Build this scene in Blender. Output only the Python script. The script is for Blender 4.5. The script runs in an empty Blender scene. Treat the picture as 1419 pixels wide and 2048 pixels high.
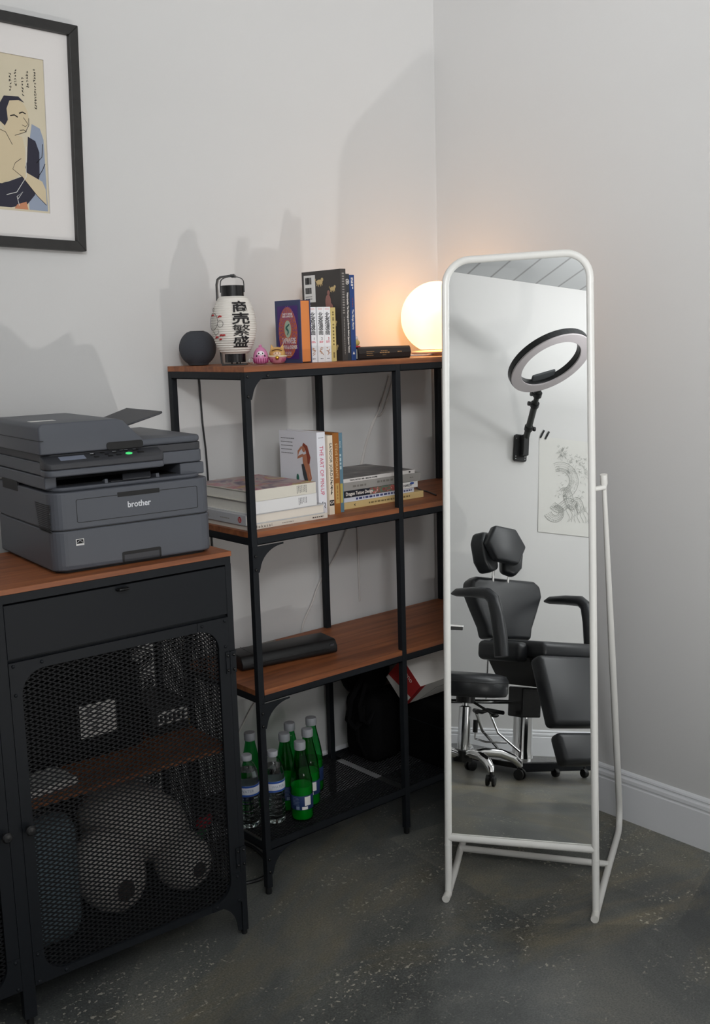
import bpy, bmesh, math, random
from mathutils import Vector, Matrix, Euler
random.seed(7)
SC = bpy.context.scene
COL = SC.collection
PI = math.pi
# ---------------------------------------------------------------- camera
cam_d = bpy.data.cameras.new('camera'); cam = bpy.data.objects.new('camera', cam_d); COL.objects.link(cam)
cam_d.sensor_fit = 'VERTICAL'; cam_d.sensor_height = 36.0
cam_d.lens = 2142.93 / 2048 * 36.0
cam_d.clip_start = 0.02
cam.location = (-1.4736, -2.4938, 1.4268)
cam.rotation_euler = (1.4071, 0.0297, -0.7077)
SC.camera = cam
# ---------------------------------------------------------------- light and exposure
SC.view_settings.view_transform = 'Standard'; SC.view_settings.look = 'None'
SC.view_settings.gamma = 1.0; SC.view_settings.use_curve_mapping = False
SC.view_settings.exposure = 0.0
world = bpy.data.worlds.new('world'); SC.world = world; world.use_nodes = True
world.node_tree.nodes['Background'].inputs[0].default_value = (0.9, 0.95, 1, 1)
world.node_tree.nodes['Background'].inputs[1].default_value = 0.0
def area_light(name, loc, direction, sx, sy, power, color, spread=180):
    d = bpy.data.lights.new(name, 'AREA'); d.shape = 'RECTANGLE'; d.size = sx; d.size_y = sy
    d.energy = power; d.color = color; d.spread = math.radians(spread)
    o = bpy.data.objects.new(name, d); COL.objects.link(o); o.location = loc
    o.rotation_euler = Vector(direction).to_track_quat('-Z', 'Y').to_euler()
    return o
UP_POWER, KEY_POWER, BOUNCE_POWER, OVERHEAD_POWER = 22.0, 10.6, 64.0, 19.0
area_light('floor_uplight', (-0.01, -2.62, 0.13), (0.0, 0.0, 1), 0.07, 0.07, UP_POWER, (1.0, 0.97, 0.94))
area_light('wall_washer', (-2.0, -3.6, 2.55), (3.15, 3.15, -0.28), 0.4, 0.4, KEY_POWER, (0.96, 0.98, 1.0), 60)
area_light('ceiling_bounce_fill', (-1.3, -2.8, 2.05), (0, 0, 1), 0.35, 0.35, BOUNCE_POWER, (0.98, 0.985, 1.0))  # added fill, no real lamp: bounces off the ceiling to lift the upper walls
area_light('low_front_fill', (-1.0, -4.85, 1.25), (0, 1, -0.05), 1.6, 1.2, 7.0, (0.95, 0.98, 1.0))  # invented frontal fill, not a window; brightens the wall under the shelves
area_light('back_wall_fill', (-0.5, -4.3, 2.3), (-2.35, 2.2, -0.55), 0.4, 0.4, 5.0, (0.98, 0.99, 1.0), 95)  # extra unseen light, added to brighten the wall reflected in the mirror
area_light('overhead_fill', (-1.1, -3.9, 2.78), (0, 0, -1), 0.6, 0.6, OVERHEAD_POWER, (0.97, 0.985, 1.0))  # made-up overhead source, put in to raise the far wall
# ---------------------------------------------------------------- helpers
def lin(c):
    return tuple((x/12.92 if x <= 0.04045 else ((x+0.055)/1.055)**2.4) for x in c)
def rgb(r, g, b): return lin((r/255, g/255, b/255))
MATS = {}
def mat(name, col, rough=0.5, metal=0.0, emit=None, estr=0.0, trans=0.0, ior=1.45, noise=0.0, nscale=30.0, bump=0.0, bscale=200.0, coat=0.0, spec=None):
    if name in MATS: return MATS[name]
    m = bpy.data.materials.new(name); m.use_nodes = True
    nt = m.node_tree; b = nt.nodes['Principled BSDF']
    b.inputs['Base Color'].default_value = (*col, 1); b.inputs['Roughness'].default_value = rough
    b.inputs['Metallic'].default_value = metal; b.inputs['IOR'].default_value = ior
    b.inputs['Transmission Weight'].default_value = trans
    b.inputs['Coat Weight'].default_value = coat
    if spec is not None: b.inputs['Specular IOR Level'].default_value = spec
    if emit:
        b.inputs['Emission Color'].default_value = (*emit, 1); b.inputs['Emission Strength'].default_value = estr
    tc = nt.nodes.new('ShaderNodeTexCoord')
    n = nt.nodes.new('ShaderNodeTexNoise'); n.inputs['Scale'].default_value = nscale; n.inputs['Detail'].default_value = 5
    nt.links.new(tc.outputs['Object'], n.inputs['Vector'])
    if noise > 0:
        mix = nt.nodes.new('ShaderNodeMix'); mix.data_type = 'RGBA'
        mix.inputs['A'].default_value = (*[max(0, c*(1-noise)) for c in col], 1)
        mix.inputs['B'].default_value = (*[min(1, c*(1+noise)) for c in col], 1)
        nt.links.new(n.outputs['Fac'], mix.inputs['Factor'])
        nt.links.new(mix.outputs['Result'], b.inputs['Base Color'])
    if bump > 0:
        n2 = nt.nodes.new('ShaderNodeTexNoise'); n2.inputs['Scale'].default_value = bscale; n2.inputs['Detail'].default_value = 3
        nt.links.new(tc.outputs['Object'], n2.inputs['Vector'])
        bp = nt.nodes.new('ShaderNodeBump'); bp.inputs['Strength'].default_value = bump; bp.inputs['Distance'].default_value = 0.002
        nt.links.new(n2.outputs['Fac'], bp.inputs['Height']); nt.links.new(bp.outputs['Normal'], b.inputs['Normal'])
    MATS[name] = m
    return m
def ramp_node(nt, stops):
    r = nt.nodes.new('ShaderNodeValToRGB')
    el = r.color_ramp.elements
    while len(el) < len(stops): el.new(0.5)
    for e, (p, c) in zip(el, stops): e.position = p; e.color = (*c, 1)
    return r
def wood(name, c0, c1, c2, rough=0.42):
    m = bpy.data.materials.new(name); m.use_nodes = True; nt = m.node_tree; b = nt.nodes['Principled BSDF']
    tc = nt.nodes.new('ShaderNodeTexCoord'); mp = nt.nodes.new('ShaderNodeMapping')
    mp.inputs['Scale'].default_value = (1.6, 22, 22)
    nt.links.new(tc.outputs['Object'], mp.inputs['Vector'])
    n = nt.nodes.new('ShaderNodeTexNoise'); n.inputs['Scale'].default_value = 2.2; n.inputs['Detail'].default_value = 7; n.inputs['Distortion'].default_value = 0.6
    nt.links.new(mp.outputs['Vector'], n.inputs['Vector'])
    r = ramp_node(nt, [(0.28, c0), (0.52, c1), (0.75, c2)])
    nt.links.new(n.outputs['Fac'], r.inputs['Fac'])
    nt.links.new(r.outputs['Color'], b.inputs['Base Color']); b.inputs['Roughness'].default_value = rough
    MATS[name] = m
    return m
class MB:
    def __init__(s): s.v = []; s.f = []; s.mi = []; s.pc = []
    def add(s, vs, fs, mi=0, M=None):
        o = len(s.v)
        s.v += [tuple(M @ Vector(v)) if M else tuple(v) for v in vs]
        fo = len(s.f)
        s.f += [tuple(i+o for i in f) for f in fs]; s.mi += [mi]*len(fs)
        s.pc.append((o, len(s.v), fo, len(s.f)))
        return s
    def box(s, x0, x1, y0, y1, z0, z1, mi=0, M=None):
        v = [(x0,y0,z0),(x1,y0,z0),(x1,y1,z0),(x0,y1,z0),(x0,y0,z1),(x1,y0,z1),(x1,y1,z1),(x0,y1,z1)]
        return s.add(v, [(3,2,1,0),(4,5,6,7),(0,1,5,4),(1,2,6,5),(2,3,7,6),(3,0,4,7)], mi, M)
    def prism(s, pts, d0, d1, axis='y', mi=0, M=None):
        # polygon in the two other axes, extruded along axis
        n = len(pts)
        def P(a, b, d): return {'y': (a, d, b), 'x': (d, a, b), 'z': (a, b, d)}[axis]
        v = [P(a, b, d0) for a, b in pts] + [P(a, b, d1) for a, b in pts]
        f = [tuple(range(n))[::-1], tuple(range(n, 2*n))] + [(i, (i+1) % n, n+(i+1) % n, n+i) for i in range(n)]
        return s.add(v, f, mi, M)
    def ring(s, outer, inner, d0, d1, axis='y', mi=0, M=None):
        n = len(outer)
        def P(a, b, d): return {'y': (a, d, b), 'x': (d, a, b), 'z': (a, b, d)}[axis]
        v = [P(*p, d0) for p in outer]+[P(*p, d0) for p in inner]+[P(*p, d1) for p in outer]+[P(*p, d1) for p in inner]
        f = []
        for i in range(n):
            j = (i+1) % n
            f += [(i, j, n+j, n+i), (2*n+j, 2*n+i, 3*n+i, 3*n+j), (j, i, 2*n+i, 2*n+j), (n+i, n+j, 3*n+j, 3*n+i)]
        return s.add(v, f, mi, M)
    def lathe(s, prof, seg=32, mi=0, M=None, cap=True):
        v = []; f = []
        for r, z in prof:
            for k in range(seg):
                a = 2*PI*k/seg; v.append((r*math.cos(a), r*math.sin(a), z))
        for i in range(len(prof)-1):
            for k in range(seg):
                k2 = (k+1) % seg
                f.append((i*seg+k, i*seg+k2, (i+1)*seg+k2, (i+1)*seg+k))
        if cap:
            f.append(tuple(range(seg))[::-1]); f.append(tuple((len(prof)-1)*seg+k for k in range(seg)))
        return s.add(v, f, mi, M)
    def tube(s, pts, r, seg=12, closed=False, mi=0, M=None, caps=True):
        pts = [Vector(p) for p in pts]; n = len(pts)
        R = r if isinstance(r, (list, tuple)) else [r]*n
        v = []; f = []
        prev = None
        for i, p in enumerate(pts):
            if closed: t = pts[(i+1) % n]-pts[i-1]
            else: t = pts[min(i+1, n-1)]-pts[max(i-1, 0)]
            t.normalize()
            if prev is None:
                ref = Vector((0, 0, 1)) if abs(t.z) < 0.9 else Vector((1, 0, 0))
                u = t.cross(ref).normalized()
            else: u = (prev - t*prev.dot(t)).normalized()
            prev = u; w = t.cross(u)
            for k in range(seg):
                a = 2*PI*k/seg; v.append(tuple(p + (u*math.cos(a)+w*math.sin(a))*R[i]))
        m = n if closed else n-1
        for i in range(m):
            j = (i+1) % n
            for k in range(seg):
                k2 = (k+1) % seg; f.append((i*seg+k, i*seg+k2, j*seg+k2, j*seg+k))
        if not closed and caps:
            f.append(tuple(range(seg))[::-1]); f.append(tuple((n-1)*seg+k for k in range(seg)))
        return s.add(v, f, mi, M)
    def ell(s, c, rad, M=None, seg=24, rings=14, mi=0):
        v = []; f = []
        for i in range(rings+1):
            th = PI*i/rings
            for k in range(seg):
                a = 2*PI*k/seg
                v.append((c[0]+rad[0]*math.sin(th)*math.cos(a), c[1]+rad[1]*math.sin(th)*math.sin(a), c[2]-rad[2]*math.cos(th)))
        for i in range(rings):
            for k in range(seg):
                k2 = (k+1) % seg; f.append((i*seg+k, i*seg+k2, (i+1)*seg+k2, (i+1)*seg+k))
        return s.add(v, f, mi, M)
    def strip(s, pts, w, th, mi=0, M=None):
        # flat bent strip: pts in x-z, width along y
        n = len(pts); v = []; f = []
        P = [Vector((a, 0, b)) for a, b in pts]
        for i in range(n):
            t = (P[min(i+1, n-1)]-P[max(i-1, 0)]).normalized(); nn = Vector((-t.z, 0, t.x))*th/2
            for q, y in ((P[i]+nn, -w/2), (P[i]+nn, w/2), (P[i]-nn, w/2), (P[i]-nn, -w/2)): v.append((q.x, y, q.z))
        for i in range(n-1):
            for k in range(4): f.append((4*i+k, 4*i+(k+1) % 4, 4*i+4+(k+1) % 4, 4*i+4+k))
        f += [(3, 2, 1, 0), (4*n-4, 4*n-3, 4*n-2, 4*n-1)]
        return s.add(v, f, mi, M)
    def build(s, name, mats, parent=None, bevel=0.0, bseg=2, smooth=False, subd=0, angle=40, split=False):
        if split:        # one object per shape that was added
            out = []
            for k, (v0, v1, f0, f1) in enumerate(s.pc):
                q = MB(); q.add(s.v[v0:v1], [tuple(i-v0 for i in f) for f in s.f[f0:f1]])
                out.append(q.build(name, mats, parent, bevel, bseg, smooth, subd, angle))
            return out[0]
        me = bpy.data.meshes.new(name); me.from_pydata(s.v, [], s.f); me.update()
        bm = bmesh.new(); bm.from_mesh(me)
        bmesh.ops.remove_doubles(bm, verts=bm.verts, dist=1e-6)
        bmesh.ops.recalc_face_normals(bm, faces=bm.faces); bm.to_mesh(me); bm.free()
        ml = mats if isinstance(mats, (list, tuple)) else [mats]
        for m in ml: me.materials.append(m)
        if len(ml) > 1 and len(me.polygons) == len(s.mi):
            me.polygons.foreach_set('material_index', s.mi)
        if smooth:
            me.polygons.foreach_set('use_smooth', [True]*len(me.polygons))
            me.set_sharp_from_angle(angle=math.radians(angle))
        o = bpy.data.objects.new(name, me); COL.objects.link(o)
        if parent: o.parent = parent
        if bevel > 0:
            b = o.modifiers.new('bevel', 'BEVEL'); b.width = bevel; b.segments = bseg; b.limit_method = 'ANGLE'; b.angle_limit = math.radians(35)
            if smooth or bseg > 2:
                me.polygons.foreach_set('use_smooth', [True]*len(me.polygons))
        if subd:
            q = o.modifiers.new('subd', 'SUBSURF'); q.levels = subd; q.render_levels = subd
        return o
def thing(name, label, cat, loc=(0, 0, 0), rotz=0.0, group=None, rot=None):
    o = bpy.data.objects.new(name, None); COL.objects.link(o); o.empty_display_size = 0.05
    o.location = loc; o.rotation_euler = rot if rot else (0, 0, rotz)
    o['label'] = label; o['category'] = cat
    if group: o['group'] = group
    return o
def tag(o, label, cat, group=None, kind=None):
    if label: o['label'] = label
    if cat: o['category'] = cat
    if group: o['group'] = group
    if kind: o['kind'] = kind
    return o
def rrect(x0, x1, z0, z1, r, n=6):
    pts = []
    for cx, cz, a0 in ((x1-r, z1-r, 0), (x0+r, z1-r, 90), (x0+r, z0+r, 180), (x1-r, z0+r, 270)):
        for k in range(n+1):
            a = math.radians(a0+90*k/n); pts.append((cx+r*math.cos(a), cz+r*math.sin(a)))
    return pts
def frame_mat(origin, right, up):
    r = Vector(right).normalized(); u = Vector(up).normalized(); n = r.cross(u)
    M = Matrix((r, u, n)).transposed().to_4x4(); M.translation = Vector(origin)
    return M
def letters(txt, size, M, material, parent, name='lettering', align='CENTER', bold=0.0, sx=1.0, spacing=1.0, line=1.0, extr=0.0002, warp=None, cuts=0):
    # real raised lettering: x right, y up, z out of the surface
    c = bpy.data.curves.new(name, 'FONT'); c.body = txt; c.size = size; c.align_x = align; c.align_y = 'CENTER'
    c.extrude = extr; c.offset = bold; c.space_character = spacing; c.space_line = line; c.resolution_u = 3
    to = bpy.data.objects.new(name, c); COL.objects.link(to)
    bpy.context.view_layer.update()
    me = bpy.data.meshes.new_from_object(to.evaluated_get(bpy.context.evaluated_depsgraph_get()))
    bpy.data.objects.remove(to); bpy.data.curves.remove(c)
    if cuts:
        bm = bmesh.new(); bm.from_mesh(me)
        bmesh.ops.triangulate(bm, faces=bm.faces)
        bmesh.ops.subdivide_edges(bm, edges=bm.edges, cuts=cuts, use_grid_fill=True); bm.to_mesh(me); bm.free()
    for v in me.vertices:
        p = Vector((v.co.x*sx, v.co.y, v.co.z))
        v.co = warp(p) if warp else M @ p
    me.materials.clear(); me.materials.append(material); me.name = name
    o = bpy.data.objects.new(name, me); COL.objects.link(o)
    if parent: o.parent = parent
    return o
def expanded(mb, x0, x1, z0, z1, y, cw=0.022, ch=0.010, sw=0.0031, th=0.0020, axes='xz', mi=0):
    # expanded metal: zig-zag strands that touch at their bends
    dx = cw/2; H = ch/2
    nx = int((x1-x0)/dx); nz = int((z1-z0)/H)
    for j in range(nz+1):
        v = []; f = []
        for i in range(nx+1):
            x = x0+i*dx; z = z0+j*H+(H/2)*(-1)**(i+j)
            z = min(max(z, z0), z1)
            for dz, dy in ((sw/2, -th/2), (sw/2, th/2), (-sw/2, th/2), (-sw/2, -th/2)):
                q = (x, y+dy, z+dz)
                if axes == 'yz': q = (y+dy, x, z+dz)
                elif axes == 'xy': q = (x, z+dz, y+dy)
                v.append(q)
        for i in range(nx):
            for k in range(4): f.append((4*i+k, 4*i+(k+1) % 4, 4*i+4+(k+1) % 4, 4*i+4+k))
        mb.add(v, f, mi)
    return mb
def bolt(mb, x, z, y, r=0.0042, d=-1, M=None):
    # dome headed bolt on a plane y, pointing to d*y
    prof = [(r, 0), (r, 0.0012), (r*0.8, 0.0026), (r*0.4, 0.0034), (0.0002, 0.0036)]
    Mx = Matrix.Translation((x, y, z)) @ Matrix.Rotation(PI/2 if d < 0 else -PI/2, 4, 'X')
    mb.lathe(prof, 10, 0, (M @ Mx) if M else Mx, cap=False)
# ---------------------------------------------------------------- materials
WALL = mat('wall_paint', (0.64, 0.635, 0.625), 0.55, noise=0.015, nscale=3, bump=0.05, bscale=350)
TRIM = mat('trim_paint', (0.78, 0.79, 0.81), 0.35)
BLACK = mat('black_powder_coat', rgb(25, 28, 32), 0.5, bump=0.06, bscale=900, noise=0.06, nscale=8, spec=0.25)
BLACKM = mat('black_wire', rgb(28, 29, 31), 0.5, spec=0.2)
BPLAST = mat('black_plastic', rgb(26, 27, 28), 0.38)
BGLOSS = mat('gloss_black_plastic', rgb(20, 20, 21), 0.22)
WOOD = wood('pine_stained', rgb(110, 62, 36), rgb(144, 84, 48), rgb(166, 102, 60), rough=0.5)
PGREY = mat('printer_grey', rgb(80, 83, 90), 0.45, bump=0.05, bscale=1500)
PDARK = mat('printer_dark', rgb(56, 57, 61), 0.5, bump=0.05, bscale=1500)
PBLACK = mat('printer_black', rgb(14, 14, 15), 0.55)
WHITEPL = mat('white_enamel', rgb(226, 225, 220), 0.3)
MIRROR = mat('mirror_silver', (0.93, 0.945, 0.935), 0.0, metal=1.0)
LEATHER = mat('black_vinyl', rgb(36, 38, 41), 0.36, bump=0.08, bscale=600)
CHROME = mat('chrome', (0.78, 0.78, 0.78), 0.08, metal=1.0)
INK = mat('black_ink', rgb(24, 22, 24), 0.7)
PAGES = mat('paper_pages', rgb(226, 222, 212), 0.8, noise=0.05, nscale=120)
PAPER = mat('white_paper', rgb(228, 226, 222), 0.75)
WHITE = mat('white_gloss_cover', rgb(230, 229, 230), 0.35)
GOLD = mat('gold_ink', rgb(196, 172, 120), 0.5)
RED = mat('red_print', rgb(176, 34, 40), 0.5)
def colmat(name, r, g, b, rough=0.55, **k): return mat(name, rgb(r, g, b), rough, **k)

def floor_material():
    m = bpy.data.materials.new('sealed_concrete'); m.use_nodes = True; nt = m.node_tree; b = nt.nodes['Principled BSDF']
    tc = nt.nodes.new('ShaderNodeTexCoord')
    def noise(scale, det, dist=0.0, rough=0.5, sc=(1, 1, 1), off=(0, 0, 0)):
        mp = nt.nodes.new('ShaderNodeMapping'); mp.inputs['Scale'].default_value = sc; mp.inputs['Location'].default_value = off
        nt.links.new(tc.outputs['Object'], mp.inputs['Vector'])
        n = nt.nodes.new('ShaderNodeTexNoise'); n.inputs['Scale'].default_value = scale; n.inputs['Detail'].default_value = det
        n.inputs['Distortion'].default_value = dist; n.inputs['Roughness'].default_value = rough
        nt.links.new(mp.outputs['Vector'], n.inputs['Vector']); return n
    big = noise(1.5, 10, 0.9, 0.66)
    r1 = ramp_node(nt, [(0.34, rgb(76, 78, 77)), (0.48, rgb(99, 101, 98)), (0.58, rgb(116, 116, 110)), (0.70, rgb(140, 133, 116))])
    nt.links.new(big.outputs['Fac'], r1.inputs['Fac'])
    tan = noise(1.1, 9, 1.6, 0.66, sc=(1.0, 1.8, 1), off=(3.1, 1.7, 0))
    r2 = ramp_node(nt, [(0.50, (0, 0, 0)), (0.66, (0.75, 0.75, 0.75))])
    nt.links.new(tan.outputs['Fac'], r2.inputs['Fac'])
    mx = nt.nodes.new('ShaderNodeMix'); mx.data_type = 'RGBA'; mx.inputs['B'].default_value = (*rgb(126, 118, 97), 1)
    nt.links.new(r2.outputs['Color'], mx.inputs['Factor']); nt.links.new(r1.outputs['Color'], mx.inputs['A'])
    # pale chips gathered in loose bands
    chips = noise(95, 2, 0.3, 0.5)
    band = noise(2.3, 5, 1.8, 0.6, sc=(1.0, 2.2, 1), off=(7, 2, 0))
    rc = ramp_node(nt, [(0.60, (0, 0, 0)), (0.66, (1, 1, 1))]); nt.links.new(chips.outputs['Fac'], rc.inputs['Fac'])
    rb = ramp_node(nt, [(0.50, (0.02, 0.02, 0.02)), (0.62, (0.85, 0.85, 0.85))]); nt.links.new(band.outputs['Fac'], rb.inputs['Fac'])
    mul = nt.nodes.new('ShaderNodeMath'); mul.operation = 'MULTIPLY'
    nt.links.new(rc.outputs['Color'], mul.inputs[0]); nt.links.new(rb.outputs['Color'], mul.inputs[1])
    mx2 = nt.nodes.new('ShaderNodeMix'); mx2.data_type = 'RGBA'; mx2.inputs['B'].default_value = (*rgb(196, 190, 172), 1)
    nt.links.new(mul.outputs['Value'], mx2.inputs['Factor']); nt.links.new(mx.outputs['Result'], mx2.inputs['A'])
    fine = noise(210, 5, 0.0, 0.7)
    r4 = ramp_node(nt, [(0.3, (0.55, 0.55, 0.55)), (0.7, (1.35, 1.35, 1.35))])
    nt.links.new(fine.outputs['Fac'], r4.inputs['Fac'])
    mm = nt.nodes.new('ShaderNodeMix'); mm.data_type = 'RGBA'; mm.blend_type = 'MULTIPLY'; mm.inputs['Factor'].default_value = 1
    nt.links.new(mx2.outputs['Result'], mm.inputs['A']); nt.links.new(r4.outputs['Color'], mm.inputs['B'])
    # poured fields meeting along soft straight joints
    vor = nt.nodes.new('ShaderNodeTexVoronoi'); vor.inputs['Scale'].default_value = 1.35
    nt.links.new(tc.outputs['Object'], vor.inputs['Vector'])
    sx_ = nt.nodes.new('ShaderNodeSeparateColor'); nt.links.new(vor.outputs['Color'], sx_.inputs[0])
    r5 = ramp_node(nt, [(0.0, (0.70, 0.72, 0.75)), (1.0, (1.10, 1.09, 1.05))])
    nt.links.new(sx_.outputs[0], r5.inputs['Fac'])
    m3 = nt.nodes.new('ShaderNodeMix'); m3.data_type = 'RGBA'; m3.blend_type = 'MULTIPLY'; m3.inputs['Factor'].default_value = 1
    nt.links.new(mm.outputs['Result'], m3.inputs['A']); nt.links.new(r5.outputs['Color'], m3.inputs['B'])
    nt.links.new(m3.outputs['Result'], b.inputs['Base Color'])
    rr = ramp_node(nt, [(0.3, (0.30, 0.30, 0.30)), (0.7, (0.40, 0.40, 0.40))])
    nt.links.new(big.outputs['Fac'], rr.inputs['Fac']); nt.links.new(rr.outputs['Color'], b.inputs['Roughness'])
    bp = nt.nodes.new('ShaderNodeBump'); bp.inputs['Strength'].default_value = 0.10; bp.inputs['Distance'].default_value = 0.002
    nt.links.new(fine.outputs['Fac'], bp.inputs['Height']); nt.links.new(bp.outputs['Normal'], b.inputs['Normal'])
    return m
def ceiling_material():
    m = bpy.data.materials.new('ceiling_panels'); m.use_nodes = True; nt = m.node_tree; b = nt.nodes['Principled BSDF']
    tc = nt.nodes.new('ShaderNodeTexCoord'); sp = nt.nodes.new('ShaderNodeSeparateXYZ'); nt.links.new(tc.outputs['Object'], sp.inputs[0])
    mo = nt.nodes.new('ShaderNodeMath'); mo.operation = 'PINGPONG'; mo.inputs[1].default_value = 0.0725
    nt.links.new(sp.outputs['Y'], mo.inputs[0])
    r = ramp_node(nt, [(0.0, rgb(140, 140, 140)), (0.004, rgb(140, 140, 140)), (0.006, rgb(178, 180, 181))])
    nt.links.new(mo.outputs[0], r.inputs['Fac']); nt.links.new(r.outputs['Color'], b.inputs['Base Color'])
    b.inputs['Roughness'].default_value = 0.7
    return m
# ---------------------------------------------------------------- the setting
XW, YW, XB, YF, ZC = 1.028, 0.012, -2.85, -4.9, 2.80
def struct(name, mb, m, **k):
    o = mb.build(name, m, **k); o['kind'] = 'structure'; return o
struct('floor', MB().box(XB-.1, XW+.1, YF-.1, YW+.1, -0.1, 0), floor_material())
struct('ceiling', MB().box(XB-.1, XW+.1, YF-.1, YW+.1, ZC, ZC+.1), ceiling_material())
struct('wall_left', MB().box(XB-.1, XW+.1, YW, YW+.1, 0, ZC), WALL)
struct('wall_right', MB().box(XW, XW+.1, YF-.1, YW, 0, ZC), WALL)
struct('wall_back', MB().box(XB-.1, XB, YF-.1, YW, 0, ZC), WALL)
struct('wall_front', MB().box(XB, XW, YF-.1, YF, 0, ZC), WALL)
BB = [(0, 0), (0.0125, 0), (0.0125, 0.106), (0.0105, 0.109), (0.0105, 0.112), (0.0125, 0.117), (0.012, 0.126), (0.008, 0.131), (0.0075, 0.1345), (0.0095, 0.138), (0.008, 0.143), (0.003, 0.1475), (0, 0.148)]
struct('baseboard_right', MB().prism([(XW-t, z) for t, z in BB], YF, YW-0.0001, 'y'), TRIM)
struct('baseboard_left', MB().prism([(YW-t, z) for t, z in BB], XB+0.013, XW-0.013, 'x'), TRIM)
struct('baseboard_back', MB().prism([(XB+t, z) for t, z in BB], YF, YW-0.0001, 'y'), TRIM)

# ---------------------------------------------------------------- shelving unit
SD, SH = 0.36, 1.36
PW = 0.017
PX = (0.0, 0.492, 0.983)
YB = -0.008
sh = thing('shelving_unit', 'tall black metal shelving unit with wooden shelves beside the standing mirror', 'shelf')
for x in PX:
    for y0 in (-SD, YB-PW):
        mb = MB().box(x, x+PW, y0, y0+PW, 0.018, 1.3463-0.0002)
        o = mb.build('post', BLACK, sh, bevel=0.0012)
        f = MB().lathe([(0.0075, 0), (0.0085, 0.003), (0.0085, 0.022)], 16, 0, Matrix.Translation((x+PW/2, y0+PW/2, 0)))
        f.build('foot', BPLAST, o, smooth=True)
MB().box(0, 1.0, -SD, YB, 1.3463, SH).build('top_board', WOOD, sh, bevel=0.0008)
def rails(zt, name='rail', h=0.0187):
    for a, b in ((0, 1), (1, 2)):
        xa, xb = PX[a]+PW, PX[b]
        MB().box(xa, xb, -SD, -SD+0.003, zt-h, zt).box(xa, xb, -SD, -SD+0.016, zt-h, zt-h+0.002).build(name, BLACK, sh)
        MB().box(xa, xb, YB-0.003, YB, zt-h, zt).box(xa, xb, YB-0.016, YB, zt-h, zt-h+0.002).build(name, BLACK, sh)
    for x, d in ((0, 1), (1.0, -1)):
        mb = MB(); xa, xb = sorted((x, x+d*0.003)); mb.box(xa, xb, -SD+PW, YB-PW, zt-h, zt)
        xa, xb = sorted((x, x+d*0.016)); mb.box(xa, xb, -SD+PW, YB-PW, zt-h, zt-h+0.002).build(name, BLACK, sh)
rails(1.3463)
def board(zt, t=0.0137):
    e = 0.0004
    yf, yb = -SD, YB
    pts = [(PW+e, yf), (PX[1]-e, yf), (PX[1]-e, yf+PW+e), (PX[1]+PW+e, yf+PW+e), (PX[1]+PW+e, yf), (PX[2]-e, yf), (PX[2]-e, yf+PW+e), (1.0, yf+PW+e),
           (1.0, yb-PW-e), (PX[2]-e, yb-PW-e), (PX[2]-e, yb), (PX[1]+PW+e, yb), (PX[1]+PW+e, yb-PW-e), (PX[1]-e, yb-PW-e), (PX[1]-e, yb), (PW+e, yb), (PW+e, yb-PW-e), (0, yb-PW-e), (0, yf+PW+e), (PW+e, yf+PW+e)]
    MB().prism(pts, zt-t, zt, 'z').build('shelf_board', WOOD, sh)
    rails(zt-t)
ZM, ZL, ZB = 0.9556, 0.5506, 0.1431
board(ZM); board(ZL)
rails(ZB, h=0.022)
mb = MB()
for a, b in ((0, 1), (1, 2)):
    expanded(mb, PX[a]+PW+0.001, PX[b]-0.001, -SD+0.004, YB-0.004, ZB-0.006, cw=0.018, ch=0.009, sw=0.0022, axes='xy')
mb.build('mesh_shelf', BLACKM, sh)
def gusset(x, zt, d):
    # quarter-round corner plate below a rail, in the front plane
    w, h = 0.078*d, 0.066
    pts = [(x, zt), (x+w, zt), (x+w, zt-0.004)]
    for k in range(1, 10):
        a = PI/2*k/10; pts.append((x+0.004*d+(w-0.004*d)*(1-math.sin(a)), zt-h+(h-0.004)*math.cos(a)))
    pts.append((x+0.0015*d, zt-h)); pts.append((x, zt-h))
    mb = MB().prism(pts, -SD-0.0012, -SD+0.001, 'y')
    px = x-PW/2*d
    mb.box(min(px-PW/2, px+PW/2), max(px-PW/2, px+PW/2), -SD-0.0012, -SD, zt-h, zt)
    return mb
for x, d in ((PW, 1), (PX[2], -1)):
    for zt in (SH-0.0137-0.0187+0.0185, ZM-0.0137-0.0187-0.003, ZL-0.0137-0.0187-0.003, ZB-0.0225):
        g = gusset(x, zt, d).build('corner_bracket', BLACK, sh)
        b = MB()
        px = x-PW/2*d
        top = abs(zt-1.346) < 0.01
        bolt(b, px, zt-0.058, -SD-0.0012)
        if top: bolt(b, px, zt-0.010, -SD-0.0012); bolt(b, x+0.052*d, zt-0.010, -SD-0.0012)
        else: bolt(b, px, zt-0.024, -SD-0.0012)
        b.build('bolt', BGLOSS, g, smooth=True, split=True)
# ---------------------------------------------------------------- sideboard
CQ = (-0.139, -0.472, 0); CA = -0.036
cb = thing('sideboard', 'black metal sideboard with mesh doors and wooden top under the printer', 'cabinet', CQ, CA)
CD, CW = 0.385, 1.09
CDK = CD - 0.004
ST = 0.0148
MIDX = -0.5446
MB().box(-CW, 0.002, -0.002, CDK, 0.9365, 0.948).build('wooden_top', WOOD, cb, bevel=0.001)
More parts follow.
